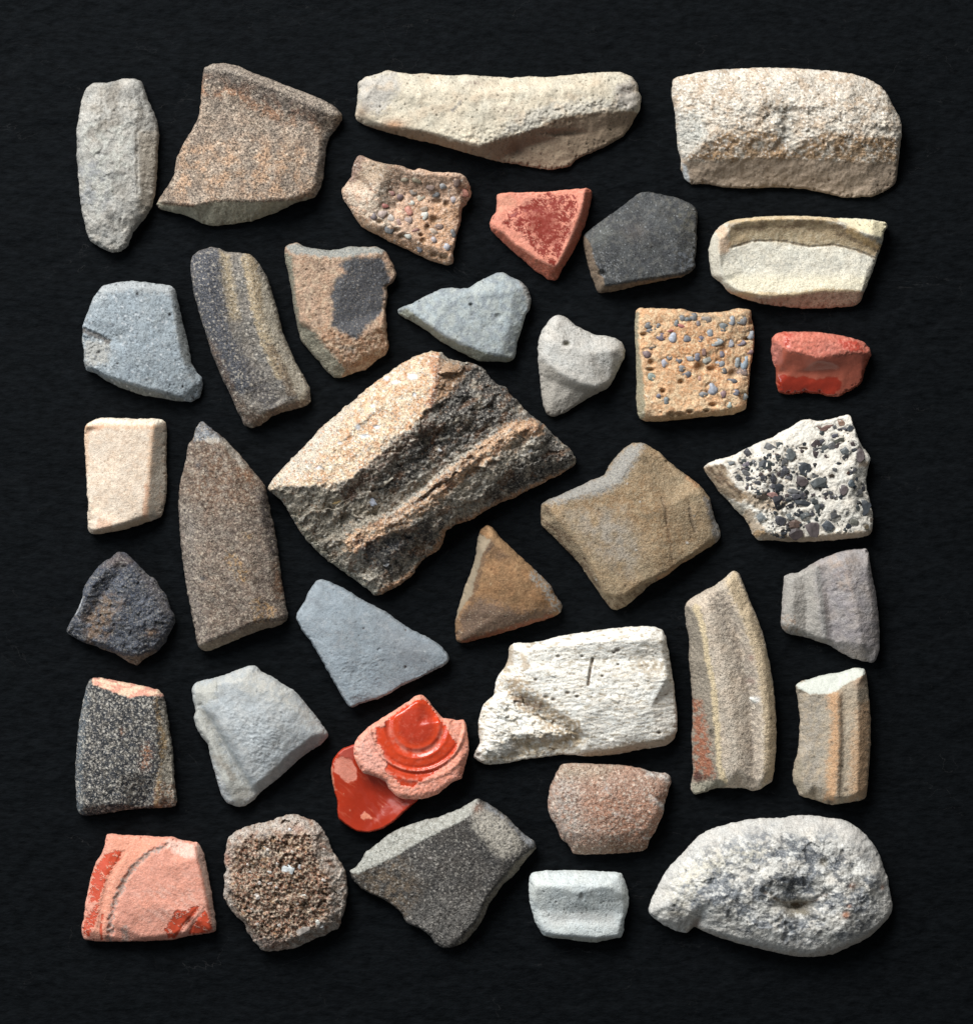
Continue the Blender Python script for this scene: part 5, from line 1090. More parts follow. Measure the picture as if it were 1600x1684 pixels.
def shard_24():
    s = Shard('M', [(330,225,18),(370,203,22),(470,205,26),(560,190,28),(640,165,28),(740,145,28),(860,130,28),(1000,108,28),(1130,95,28),(1270,88,28),(1340,92,26),(1390,115,24),(1415,165,22),(1430,240,20),(1445,330,20),(1460,430,20),(1475,510,20),(1480,600,20),(1495,700,18),(1495,800,16),(1480,860,12),(1450,900,9),(1400,925,8),(1330,935,8),(1270,940,8),(1180,960,8),(1050,985,8),(880,995,8),(780,985,8),(700,982,8),(560,1000,8),(440,1015,8),(320,1040,8),(210,1053,8),(150,1048,9),(100,1020,12),(78,1000,14),(90,960,14),(125,900,16),(115,830,16),(110,760,16),(130,680,16),(150,630,16),(220,570,16),(240,450,16),(300,370,14),(320,310,14)],
        [[(360,240,38),(500,240,48),(700,210,54),(900,190,56),(1300,160,56),(1390,180,46)], [(420,345,46),(700,335,49),(900,325,48),(1100,315,45),(1400,300,40)], [(430,380,50),(700,430,53),(1000,430,52),(1420,430,48)],
         [(360,340,34),(350,450,38),(420,520,48),(560,590,50),(700,690,50),(800,770,48),(870,850,40),(1000,900,36)],
         [(330,540,24),(400,600,25),(500,690,25),(620,755,27),(720,805,30),(820,835,34)], [(240,620,30),(220,800,34),(170,960,30)], [(340,850,36),(500,850,37),(700,820,38),(790,810,40)],
         [(400,900,16),(600,900,15),(750,880,18),(830,860,28)], [(1000,600,54),(1300,650,48),(1150,850,42)], [(840,950,26),(1050,945,30),(1250,890,34),(1380,870,32),(1460,830,24)]],
        z=18, R=7, rough=(1.6,.7,.25), col=(242,238,226))
    s.mottle(.05, 22, .03)
    s.mix((180,150,106), s.line([(380,510),(430,590),(520,640),(640,740),(760,800)],13,10,6)*s.nm(7,-.1,.25), .85); s.mix((110,76,48), s.line([(380,590),(470,620),(540,650)],4,8,4)*s.nm(6,-.1,.2), .8)
    s.mix((196,168,122), s.poly([(350,860),(600,840),(800,830),(860,870),(800,950),(450,1010),(150,1040),(160,1000),(400,960)],9,7)*s.nm(8,-.15,.25), .8)
    s.mix((174,152,116), s.poly([(1200,300),(1400,310),(1450,400),(1300,430),(1180,380)],14,8)*s.nm(6,-.1,.3), .8)
    s.mix((196,176,142), s.poly([(300,320),(350,320),(300,500),(180,640),(140,900),(110,880),(130,650),(230,520)],6,5)*s.nm(8,0,.2), .8)
    s.mix((182,154,116), s.line([(880,990),(1250,915),(1400,900),(1480,860)],5,6,3)+s.line([(330,230),(325,340)],3,6,3)+s.line([(420,300),(440,370)],3,5,3), .7)
    s.groove([(905,310),(885,400),(872,490)], 4, 1.5, 1.6, .3); s.mix((98,78,58), s.line([(905,310),(885,400),(872,490)],1.2,1.4,.4), .9)
    s.broken(s.poly([(250,500),(420,560),(820,860),(700,960),(140,1030),(130,680)],12,6), 2.5, 12, 10, 2.5)
    s.groove([(350,850),(500,850),(700,820),(790,815),(870,860)], 2.5, 1, 3, 2)
    s.chips(np.ones_like(s.Z), 8, .7, -6, 4.5); s.chips(s.poly([(250,500),(420,560),(820,860),(700,960),(140,1030),(130,680)],8,5), 13, 3.0, 15, 2.2)
    s.Z += 1.0*s.N(4.5,3,.6,-6,7) + .7*s.N(8,2,.6,-6,5); s.mix((196,180,152), s.nm(3.6,.3,.1,3,-6,7), .55)
    for x,y,r in [(730,545,16),(582,575,18),(632,592,16),(1075,250,20),(1050,265,14),(665,292,16),(830,292,12),(1365,825,16),(795,570,14),(510,455,12),(1080,350,10),(970,430,10),(110,985,20)]:
        m = s.hole(x,y,r,r*.7,4); s.mix((104,84,66), m, .8)
    s.mix((168,150,118), s.nm(4.5,.3,.08,2,-6,3.0), .7); s.pits(260,.6,1.5,1.1,color=(122,102,80))
    s.sat = 0.8
    s.finish("rim_shard", "big white bone-like rim shard with a stepped break and a short slot", spk=(2.0,.08,.4,.1), bump=1.1, dark=(140,118,90))
shard_24()

def shard_25():
    s = Shard('J', [(245,440,12),(260,405,16),(300,375,20),(370,335,22),(440,300,24),(480,265,24),(515,235,24),(545,210,22),(575,235,22),(610,320,22),(640,400,22),(675,480,22),(705,560,22),(730,640,22),(745,720,22),(765,810,22),(780,900,22),(790,1000,22),(797,1100,22),(800,1200,22),(795,1320,22),(785,1430,20),(775,1490,16),(700,1540,12),(660,1550,12),(600,1530,12),(520,1530,10),(440,1530,9),(370,1555,8),(310,1572,8),(285,1550,8),(285,1510,8),(300,1440,9),(295,1350,9),(290,1230,9),(295,1120,9),(295,1020,9),(290,920,9),(280,830,9),(270,740,9),(278,640,9),(260,560,9)],
        [[(272,420,28),(322,490,38),(348,600,40),(370,760,40),(405,900,40),(412,1050,40),(430,1200,40),(440,1350,40),(452,1465,38),(500,1500,34)],
         [(380,420,42),(430,600,44),(480,800,44),(520,1000,44),(545,1200,43),(560,1400,40)], [(470,370,36),(550,560,31),(600,760,29),(635,950,27),(650,1150,27),(660,1350,27),(660,1480,24)],
         [(500,300,40),(570,470,46),(620,600,46),(670,780,46),(700,950,46),(712,1150,46),(715,1350,44),(705,1480,36)], [(630,480,43),(720,760,43),(755,1100,42),(750,1400,38)], [(390,360,36),(500,300,38)]],
        z=18, R=7, rough=(1.4,1.0,.7), col=(206,188,164))
    s.mottle(.08, 18, .04)
    s.mix((142,128,114), s.nm(7,-.05,.25)*s.poly([(370,340),(500,340),(600,560),(690,900),(700,1500),(610,1500),(600,1000),(520,700)],9,5), .75)
    s.mix((214,186,138), s.poly([(480,280),(550,210),(640,400),(740,700),(790,1000),(790,1450),(720,1520),(715,1100),(670,760),(590,520)],5,4), .8)
    s.mix((222,196,140), s.line([(310,440),(345,560),(372,760),(410,920),(430,1180),(440,1400),(480,1500)],4,5,2), .75)
    side = s.poly([(230,430),(268,425),(316,500),(342,605),(364,765),(398,905),(405,1055),(423,1205),(433,1355),(446,1470),(500,1510),(440,1560),(300,1600),(260,1400),(260,700)],2,2)
    s.mix((148,136,118), side, .95)
    s.mix((168,92,52), side*s.nm(10,-.15,.2)*s.poly([(290,980),(340,1000),(380,1200),(420,1460),(300,1480)],6,5), .95)
    s.mix((84,40,38), s.spot(325,1460,26,36,4), .9); s.mix((170,164,140), s.poly([(285,1510),(450,1475),(500,1510),(300,1590)],3,2), .85)
    s.mix((150,60,52), s.spot(640,740,16,18)*.6+s.spot(640,880,26,18)*.4, .7)
    s.mix((225,222,216), s.spot(665,992,30,20,3), .9); s.hole(405,1200,16,26,4); s.mix((60,45,36), s.spot(405,1200,12,22), .8); s.mix((52,42,34), s.spot(760,1102,7,9,4), .9)
    s.broken(side, 2.5, 10, 80, 1.6); s.pits(210,.6,1.4,1,1-side,color=(88,80,68))
    s.part("broken_edge", side, "rusty broken left side")
    s.hollow_root = True
    s.sat = 0.76
    s.finish("rim_shard", "tall curved tan shard with lengthwise grooves, right of the white bone-like rim", spk=(1.9,.3,.6,.3), bump=1.4, dark=(84,74,62), light=(222,208,178))
    stones(s, 'pebble', 'white_inclusion', [(662,992,26,18,(225,224,220))], (225,224,220), sink=.3, seed=2)
shard_25()

def shard_26():
    s = Shard('J', [(845,250),(870,235),(935,228),(970,205),(1010,175),(1060,150),(1110,130),(1170,105),(1250,90),(1340,80),(1358,110),(1365,180),(1380,260),(1400,350),(1410,430),(1420,520),(1422,600),(1420,690),(1405,750),(1380,775,14),(1330,765,12),(1260,745,11),(1190,710,10),(1130,670,10),(1090,655,10),(1030,635,10),(950,610,11),(880,600,12),(840,575,14),(825,530),(830,470),(838,370)],
        [[(890,270,34),(890,400,36),(880,540,32)], [(960,225,27),(980,400,26),(975,590,20)], [(1025,185,34),(1050,400,42),(1085,630,30)], [(1085,170,30),(1108,400,31),(1135,640,22)], [(1200,150,42),(1230,300,50),(1270,450,52),(1300,650,46)], [(1340,200,36),(1370,450,38),(1380,680,32)]],
        z=20, R=9, rough=(1.6,1.1,.7), col=(160,152,148))
    s.mottle(.08, 18, .04)
    s.mix((168,164,152), s.poly([(830,240),(1020,180),(1080,640),(830,580)],8,5), .6); s.mix((178,154,134), s.nm(12,.0,.2)*s.poly([(1100,130),(1250,150),(1240,360),(1150,300)],10,6), .6)
    s.mix((132,126,130), s.nm(20,.05,.25)*s.poly([(1040,200),(1400,200),(1420,700),(1120,640)],10,6), .6); s.mix((178,178,172), s.line([(1040,200),(1065,400),(1085,620)],1.5,4,1.5), .5)
    s.mix((166,140,116), s.nm(8,.1,.2)*s.poly([(830,480),(930,480),(930,610),(830,570)],8,4), .7)
    s.groove([(1180,330),(1210,380)], 3, 5, 8, 3); s.pits(70,.8,1.8,.9,color=(108,100,96)); s.specks(40,.7,1.4,(205,202,198))
    s.finish("rim_shard", "mauve-grey flaring shard with a stepped flange, under the gritty white one", spk=(2.1,.22,.3,.25), bump=1.3, dark=(98,92,90), light=(202,196,190))
shard_26()

def shard_27():
    s = Shard('J', [(918,905),(960,880,26),(1010,870,26),(1060,855,26),(1120,840,26),(1180,835,26),(1230,815,26),(1290,803,26),(1335,810,24),(1345,860),(1355,930),(1365,1020),(1370,1120),(1370,1250),(1362,1380),(1355,1500),(1345,1580,14),(1335,1600,10),(1250,1618,9),(1150,1632,9),(1110,1630,9),(1040,1605,9),(980,1590,9),(940,1575,9),(930,1540,8),(905,1495,8),(898,1450,8),(915,1370,10),(935,1290,14),(940,1200,18),(945,1120,20),(935,1020,20),(922,950,20)],
        [[(930,920,34),(980,948,40),(1080,955,42),(1150,935,42),(1220,885,42),(1325,835,36)], [(1160,960,50),(1168,1200,51),(1155,1580,46)], [(1195,950,43),(1200,1200,42),(1190,1590,37)], [(1280,900,46),(1290,1200,46),(1280,1560,40)],
         [(1000,1100,34),(1030,1250,34),(1030,1500,33)], [(948,1340,30),(950,1480,30),(975,1560,28)]],
        z=20, R=7, rough=(1.3,1.0,.7), col=(176,160,136))
    s.mottle(.08, 18, .04)
    s.mix((158,152,142), s.nm(10,-.1,.25)*s.poly([(930,950),(1090,960),(1080,1560),(950,1540)],12,5), .6)
    s.mix((206,156,106), s.poly([(1090,950),(1170,940),(1175,1300),(1150,1600),(1090,1600),(1110,1300),(1130,1100)],7,5), .85)
    s.mix((204,158,110), s.poly([(1290,1020),(1370,1000),(1360,1580),(1240,1600),(1250,1250)],12,7), .75); s.mix((190,150,116), s.spot(1290,870,50,60), .6)
    s.groove([(1182,945),(1186,1200),(1175,1600)], .4, .6, 1.8, .6); s.mix((150,130,108), s.line([(1182,945),(1186,1200),(1175,1600)],.4,1.8,.6), .6)
    brk = s.poly([(910,900),(1060,850),(1230,805),(1345,795),(1330,838),(1222,890),(1152,940),(1080,960),(980,953),(925,922)],1.2,1.5)
    s.mix((208,212,200), brk, .95, grain=.4)
    s.mix((160,148,124), s.poly([(890,1380),(945,1340),(948,1480),(975,1565),(900,1500)],3,2), .7)
    for x,y,r in [(1327,1068,9),(1122,1245,8),(1190,1390,8),(1212,1535,16),(1120,1615,20)]: s.mix((72,60,50), s.spot(x,y,r,r*.8,3), .8)
    s.mix((206,168,122), s.spot(1105,1415,20,40)*s.nm(5,0,.2), .8); s.pits(60,.7,1.4,.9,1-brk,color=(112,100,84))
    s.part("broken_edge", brk, "whitish crescent-shaped break at the top")
    s.finish("rim_shard", "short tan shard with orange stripes and a whitish crescent break at its top", spk=(2.0,.25,.4,.25), bump=1.3, dark=(104,90,74), light=(218,202,176))
shard_27()

def shard_28():
    s = Shard('K', [(175,160),(200,148),(240,150),(320,165),(400,180),(440,190),(460,190),(490,202),(550,215),(572,240),(585,300),(595,360),(605,440),(615,480),(622,560),(628,650),(635,740),(645,810),(635,840,12),(560,846,12),(470,848,12),(380,855,12),(300,870,12),(220,880,12),(150,888,12),(120,878,12),(108,840,14),(105,760),(100,680),(105,580),(115,450),(125,360),(145,260),(160,200)],
        [[(200,180,34),(300,212,38),(400,248,40),(450,240,40),(530,238,36)], [(190,230,36),(165,400,38),(150,600,38),(150,830,32)], [(350,400,47),(350,650,46),(350,820,36)], [(540,290,40),(552,500,42),(550,650,42),(540,820,32)], [(590,600,30),(600,780,26)]],
        z=20, R=6, rough=(1.4,1.2,.9), col=(62,64,68))
    s.mottle(.15, 16, .03)
    s.mix((110,122,130), s.poly([(100,200),(180,180),(165,400),(140,700),(150,880),(100,880)],6,4), .55)
    s.mix((140,132,118), s.nm(9,.1,.2), .4)
    s.mix((196,160,104), s.poly([(540,250),(560,360),(600,460),(585,560),(550,660),(530,840),(560,850),(570,640),(560,480)],5,4), .8)
    s.mix((182,172,152), s.poly([(565,260),(590,360),(625,560),(645,820),(580,840),(560,640),(600,520),(570,400)],4,4), .85)
    s.mix((150,104,70), s.poly([(540,700),(640,720),(640,840),(530,840)],6,5)*s.nm(6,-.05,.2), .7)
    s.mix((190,122,72), s.nm(5,-.05,.2)*(s.spot(492,540,26,40)+s.spot(360,430,12,16)*.8+s.spot(480,610,26,30)*.7), .8)
    brk = s.poly([(190,145),(330,155),(560,210),(575,245),(530,240),(450,242),(400,254),(300,217),(205,184)],1.5,1.5)
    s.mix((222,152,126), brk, .95, grain=.4); s.mix((236,206,170), brk*s.nm(6,.0,.15,3,15,3), .8)
    s.mix((186,140,120), s.spot(575,235,20,20), .6)
    body = 1-brk
    s.specks(300,.8,1.9,(208,202,188),body*s.poly([(90,180),(545,240),(545,850),(90,900)],1,0),up=.3); s.specks(40,1.5,2.6,(222,216,200),body)
    s.grains(body, 3.3, .3, [((206,200,186),.17),((36,40,46),.14)], up=.3)
    s.part("broken_edge", brk, "pinkish orange break along the top")
    s.finish("pottery_shard", "black shard peppered with pale flecks and a pink-orange break along its top", spk=(2.3,.5,.6,.8), bump=1.8, dark=(40,44,48), light=(196,188,176))
shard_28()

def shard_29():
    s = Shard('K', [(725,200),(745,172),(800,160),(870,145),(940,118),(1000,95),(1060,80),(1100,120),(1160,145),(1210,185),(1270,215),(1310,260),(1350,310),(1400,370),(1440,430),(1455,460,14),(1420,500,11),(1350,545,9),(1290,590,9),(1230,650,9),(1180,690,9),(1130,730,9),(1090,760,10),(1060,800,12),(1000,840,14),(960,838,14),(910,820,16),(885,780,18),(865,720),(845,650),(820,560),(810,500),(780,470),(750,420),(735,370),(745,320),(730,270)],
        [[(745,220,30),(770,310,28),(860,440,25),(940,580,24),(1030,740,18)], [(755,340,28),(800,440,34),(870,580,36),(920,700,36),(960,790,28)], [(800,240,36),(850,330,42),(910,430,45),(1000,580,44),(1070,710,34)],
         [(860,180,40),(1000,160,44),(1200,230,44),(1300,320,42)], [(1100,350,54),(1150,450,52),(1200,400,52)], [(1390,450,34),(1260,540,38),(1120,680,32)]],
        z=22, R=10, rough=(2.2,.8,.25), col=(172,177,178), csm=3)
    s.mottle(.08, 24, .03)
    s.mix((188,184,172), s.poly([(870,140),(1060,80),(1310,260),(1440,450),(1250,300),(1000,200)],18,8), .7); s.mix((154,162,166), s.nm(12,.08,.2), .5)
    s.mix((178,176,164), s.poly([(730,190),(870,160),(860,250),(780,300),(960,640),(1060,780),(960,840),(850,620),(740,400)],8,6), .7)
    s.mix((140,128,112), s.line([(860,570),(900,620),(950,680)],2,6,4)+s.spot(1000,770,70,40)*.5, .5)
    s.groove([(775,300),(860,430),(940,560),(1030,720)], 3, 2, 5, 1); s.mix((142,138,128), s.line([(785,320),(870,450),(950,580),(1030,730)],1.5,4,1.2), .4)
    s.groove([(865,150),(868,215)], 1.5, .7, 2, 1)
    s.pits(50,.7,1.5,.9,color=(118,120,122)); s.broken(s.poly([(880,300),(1300,300),(1100,700)],20,5), 1.4, 9, 25, 1.5)
    s.finish("rim_shard", "smooth light grey shard with a long slanting groove beside the pale-flecked black one", spk=(2.1,.14,.2,.15), bump=1.1, dark=(128,128,126))
shard_29()

def shard_30():
    s = Shard('L', [(410,1080),(350,1100),(310,1130),(280,1180),(272,1230),(280,1300),(295,1370),(312,1430),(310,1490),(320,1530),(370,1570),(430,1605),(500,1610),(580,1590),(650,1545),(720,1480),(790,1420),(800,1400),(760,1300),(700,1150),(600,1080),(500,1060)],
        [[(330,1180,19),(330,1350,18),(400,1520,18),(500,1570,18),(640,1500,17)], [(450,1200,11),(500,1350,8),(620,1400,8)]],
        z=20, R=4, rough=(.5,.15,.0), col=(176,50,20), jag=.3, bf=.6)
    s.Rg[:] = .22 + .14 * s.nm(12,.05,.2,4,60,3.0); s.G[:] = .04
    s.mix((138,32,12), s.poly([(430,1250),(600,1300),(780,1420),(500,1600),(380,1540)],26,3), .6)
    chip = s.poly([(300,1170),(325,1150),(390,1165),(420,1215),(428,1240),(425,1292),(370,1312),(345,1290),(320,1262),(288,1240),(292,1195)],1,1.5)
    s.mix((220,138,116), chip, 1, grain=.8, rg=.8); s.Z -= chip*.8
    s.mix((188,84,70), s.poly([(310,1130),(410,1080),(440,1120),(405,1170),(330,1150)],3,2), .85, grain=.4, rg=.6)
    s.mix((210,140,110), s.line([(272,1210),(280,1300),(290,1350)],1.5,2,1), .7, rg=.7)
    c2 = s.poly([(450,1505),(475,1485),(495,1495),(518,1522),(515,1530),(480,1525),(470,1533),(452,1520)],.8,1)
    s.mix((214,130,100), c2, 1, grain=.8, rg=.8)
    s.specks(8,.8,1.6,(225,150,120)); s.part("chipped_patch", chip, "matt pink patch where the slip has flaked off")
    s.sat = .97; s.nicks = 0
    s.mix((200,96,66), s.nm(5,.30,.05,3,35,6.0), .3, rg=.55)
    s.finish("slipped_shard", "glossy deep red curved shard lying partly under the ringed one", spk=(2.2,.12,.15,.2), bump=.6, spec=.5, dark=(150,70,50), light=(240,180,160))
shard_30()

def shard_31():
    f = FR['L']
    def under(X, Y):   # rests on the red shard at its lower left, on the slate at its right
        u = (X - (f[0] + 430 / f[2])) * .82 - (Y - (f[1] + 1250 / f[2])) * .55
        return np.clip(22 - 22 * u / 105.0, 1, 22)
    out = [(410,1080),(440,1030),(490,985),(520,960),(600,910),(680,860),(740,820),(780,790),(815,780),(845,805),(880,850),(920,900),(945,925),(1000,930),(1040,938),(1070,928),(1085,970),(1095,1040),(1102,1110),(1090,1160),(1075,1220),(1060,1285),(1000,1310),(950,1350),(910,1385),(850,1405),(780,1415),(700,1412),(660,1390),(620,1350),(600,1305),(540,1275),(470,1258),(440,1220),(415,1170),(405,1120)]
    s = Shard('L', [(x, y, 32 if y < 1200 else 28) for x, y in out],
        [[(1030,1290,34),(920,1350,36),(780,1385,36),(680,1380,36),(630,1320,36),(600,1280,38),(480,1230,38)], [(430,1090,38),(520,980,42),(700,880,44),(800,810,42)], [(940,940,44),(1040,1070,44),(1060,1150,40)], [(790,960,44),(700,1200,42)]],
        z=30, R=4, rough=(.8,.4,.15), col=(228,150,124), base=under, jag=.5, bf=.8)
    cx, cy = s.tp([[785,965]])[0]
    r = np.hypot(s.X - cx, (s.Y - cy) * 1.0) * f[2]; 
    s.Z += 2.2*sstep(150,40,r) - 3.0*np.exp(-((r-165)/20)**2) + 1.0*np.exp(-((r-140)/12)**2) + 1.0*np.exp(-((r-196)/10)**2)
    r2 = np.hypot(s.X - s.tp([[790,950]])[0][0], s.Y - s.tp([[790,950]])[0][1]) * f[2]
    s.Z += 2.4*np.exp(-((r2-288)/9)**2) - 1.8*np.exp(-((r2-305)/9)**2) + 1.8*np.exp(-((r2-345)/14)**2) - 1.5*np.exp(-((r2-268)/10)**2)
    s.mottle(.06, 16, .03)
    sl = s.poly([(540,968),(590,978),(605,930),(640,905),(700,865),(790,808),(845,815),(880,860),(925,920),(960,965),(1000,1030),(1033,1075),(1020,1120),(975,1185),(900,1248),(850,1290),(800,1305),(775,1338),(700,1330),(680,1310),(640,1270),(595,1240),(610,1195),(590,1140),(570,1085),(545,1065)],1.0,2.2,6)
    s.mix((206,64,26), sl, 1, grain=.05, rg=.2)
    s.mix((170,50,30), sl*sstep(125,90,r), .7, rg=.32)
    s.mix((232,150,128), sl*(np.exp(-((r-158)/16)**2)*s.nm(14,-.1,.3)*sstep(-60,80,(s.Y-cy)*f[2]) + np.exp(-((r2-286)/8)**2)*s.nm(6,-.1,.15) + np.exp(-((r2-345)/16)**2)*s.nm(8,.0,.25)), .6, grain=.5, rg=.5)  # pinkish highlights painted along the boss groove and the rings
    s.mix((232,176,160), s.poly([(405,1090),(470,1020),(520,1000),(540,1100),(600,1180),(590,1230),(480,1250)],10,6), .6)
    pk = (1-sl)
    s.mix((236,172,152), pk*s.nm(7,.1,.15), .6); s.mix((180,160,150), pk*s.nm(5,.3,.1)*s.poly([(400,1080),(520,1020),(560,1180),(480,1250)],6,3), .6)
    side = s.poly([(430,1240),(475,1238),(600,1288),(625,1325),(675,1388),(780,1395),(920,1360),(1030,1300),(1060,1280),(1100,1290),(1000,1450),(500,1450)],1.5,1)
    s.mix((176,132,116), side*s.poly([(400,1200),(640,1280),(620,1400),(400,1400)],4,2), .8)
    s.broken(pk, 1.6, 9)
    s.part("slip_coating", sl, "glossy orange-red slip with a raised boss and rings")
    s.sat = .97
    s.mix((224,120,96), sl*s.nm(10,.16,.08,5,gain=.8), .25, rg=.45)
    s.finish("slipped_base_shard", "pink shard with glossy red rings and boss, resting on the deep red one", spk=(2.2,.14,.15,.3), bump=.8, spec=.5, dark=(180,100,80), light=(246,200,184))
shard_31()

def shard_32():
    s = Shard('P32', [(150,300),(180,220),(215,160),(270,125),(400,122),(560,128),(700,130),(850,140),(950,145),(1050,160),(1150,180),(1220,205),(1330,230),(1440,235),(1480,265),(1497,330),(1470,400),(1450,480),(1425,560),(1410,620),(1410,680),(1380,750),(1340,840),(1300,920,16),(1250,990,14),(1230,1060,12),(1220,1100,10),(1150,1135,10),(1000,1150,10),(800,1162,10),(600,1170,10),(420,1172,10),(365,1160,10),(350,1110,12),(320,1050,14),(250,1010,16),(210,950,16),(190,860),(120,760),(85,670),(78,560),(95,430),(120,350)],
        [[(230,200,30),(700,210,34),(1200,260,34),(1430,300,28)], [(200,450,40),(700,480,48),(1300,480,42)], [(170,650,38),(700,700,50),(1330,650,42)], [(270,900,36),(750,920,44),(1200,860,38)], [(380,1080,24),(750,1080,28),(1180,1040,24)]],
        z=22, R=7, rough=(1.3,1.2,1.0), col=(178,140,118))
    s.mottle(.1, 16, .05)
    s.mix((196,188,178), s.nm(7,-.1,.25)*s.poly([(130,260),(380,260),(420,600),(500,900),(300,1000),(100,700)],22,8), .75)
    s.mix((180,122,90), s.nm(9,-.05,.25)*s.poly([(500,500),(1400,450),(1350,850),(1200,1050),(800,950),(550,750)],20,8), .7)
    s.mix((176,162,138), s.poly([(200,130),(900,130),(700,240),(400,280),(190,260)],16,6), .7)
    s.mix((132,98,68), s.poly([(750,1000),(1230,1000),(1200,1150),(750,1160)],16,7), .7); s.mix((160,138,118), s.poly([(340,1050),(750,1060),(750,1170),(360,1170)],10,4), .6)
    s.mix((206,206,200), s.poly([(1200,200),(1440,230),(1500,290),(1480,340),(1350,270),(1200,250)],5,4)+s.poly([(1230,470),(1330,530),(1420,600),(1400,640),(1300,570)],4,4)+s.poly([(1160,960),(1260,970),(1240,1010)],3,3), .8)
    s.groove([(1250,480),(1330,520),(1400,560)], 2.5, 1.5, 4, 2); s.groove([(1160,920),(1260,870),(1340,860)], 3, 1.5, 4, 1.5)
    for x,y,r in [(860,690,34),(740,400,30),(1010,710,26),(650,870,26),(900,980,26),(1110,860,20)]: s.mix((206,206,202), s.spot(x,y,r,r*.8)*s.nm(4,-.1,.2), .8)
    s.specks(330,.8,1.7,(224,206,186),up=.5); s.pits(140,.7,1.5,1,color=(118,88,72))
    s.grains(np.ones_like(s.Z), 4.2, .2, [((222,206,186),.18),((120,86,68),.10)], up=.5)
    s.finish("pottery_shard", "pinkish brown grainy shard with a convex face, under the white bone-like rim", spk=(2.3,.4,.35,.6), bump=1.9, dark=(112,82,66), light=(224,208,190))
shard_32()

def shard_33():
    s = Shard('K', [(270,990),(290,983),(380,990),(470,993),(560,1000),(620,997),(650,1010),(690,1020),(750,1027),(768,1045,18),(790,1090,12),(800,1150,11),(815,1220,11),(830,1300,11),(840,1380,11),(853,1450,11),(853,1500,11),(840,1510,12),(760,1520,14),(700,1530,14),(620,1550,14),(500,1555,14),(400,1558,14),(280,1560,14),(200,1555,14),(150,1550,14),(138,1520,16),(135,1480),(150,1430),(155,1370),(170,1290),(190,1200),(215,1130),(250,1080),(262,1030)],
        [[(745,1045,30),(758,1110,36),(788,1230,36),(812,1350,36),(835,1490,30)], [(300,1020,28),(280,1150,31),(230,1350,31),(200,1500,28)], [(560,1050,32),(420,1160,33),(340,1300,33),(300,1450,31),(290,1530,26)], [(600,1150,37),(500,1350,37),(700,1400,36)], [(480,1530,28),(700,1500,28)]],
        z=20, R=5, rough=(1.2,.6,.2), col=(224,152,128))
    s.mottle(.06, 20, .03)
    s.mix((236,158,126), s.poly([(290,1000),(560,1010),(440,1130),(350,1250),(290,1400),(260,1550),(200,1550),(270,1150)],8,5), .7)
    arc = [(595,1040),(500,1085),(430,1145),(370,1230),(325,1330),(300,1440),(290,1550)]
    s.groove(arc, 3.2, 2, 4, 2.5); s.mix((166,152,142), s.line(arc,3,4,2.5)*s.nm(5,-.1,.2), .85); s.mix((128,110,98), s.line(arc[1:5],1,3,1.5), .6)
    s.mix((170,150,138), s.line([(370,1480),(375,1550)],3,5,3)*s.nm(5,-.2,.2), .8)
    s.mix((236,196,178), s.poly([(600,1010),(690,1025),(745,1035),(755,1108),(690,1105),(630,1075),(595,1040)],3,3), .85)
    s.mix((232,178,158), s.nm(9,.15,.15,3,35,2.5)*s.poly([(430,1300),(800,1150),(800,1400),(500,1450)],18,6), .7)
    a = s.poly([(270,1085),(320,1065),(360,1075),(345,1115),(305,1160),(275,1220),(248,1290),(235,1340),(215,1335),(180,1345),(185,1260),(210,1170)],1,3,5)
    b = s.poly([(205,1375),(235,1345),(228,1420),(205,1480),(185,1535),(150,1520),(148,1480),(160,1430)],1,3.5,5)
    c = s.poly([(585,1490),(620,1430),(645,1385),(700,1385),(740,1362),(772,1365),(745,1415),(700,1460),(655,1520),(640,1538),(605,1535)],1,2.2,5)
    d = s.poly([(715,1500),(745,1450),(775,1410),(800,1385),(815,1395),(822,1440),(838,1475),(832,1500),(760,1515),(715,1515)],1,1.6,5)
    e = s.line([(255,1410),(245,1480),(248,1540)],1.5,1.2,.8)
    sl = np.clip(a+b*s.nm(4,-.2,.15)+c+d+e*.9,0,1)*(1-.95*s.nm(10,.22,.05,4,35,1.6,.75)); sl = sl*(1-.9*s.line([(775,1385),(700,1450),(650,1530)],.4,1.2,.5))
    s.mix((202,72,36), sl, 1, grain=.06, rg=.4); s.Z += sl*.4
    side = s.poly([(752,1040),(764,1110),(795,1230),(820,1350),(842,1500),(880,1500),(850,1300),(800,1050)],1.2,1)
    s.mix((206,176,160), side, .9)
    s.broken(s.poly([(600,1010),(750,1035),(755,1108),(630,1080)],3,2), 1.2, 7); s.pits(60,.7,1.4,.8,color=(190,116,92))
    s.part("slip_coating", sl, "remaining streaks of red slip"); s.part("broken_edge", side, "pale right edge")
    s.sat = .9
    s.groove([(640,1540),(700,1455),(775,1365)], 1.4, 1.5, 4, 1); s.groove([(365,1085),(300,1200),(262,1330),(245,1480)], 1.8, 2, 5, 2)
    s.groove([(700,1540),(745,1445),(800,1375)], 1.0, 1.2, 3, 1)
    s.finish("slipped_shard", "pink four-sided shard with a curved groove and streaks of red slip", spk=(2.3,.16,.15,.3), bump=1.3, dark=(176,104,84), light=(246,206,188))
shard_33()

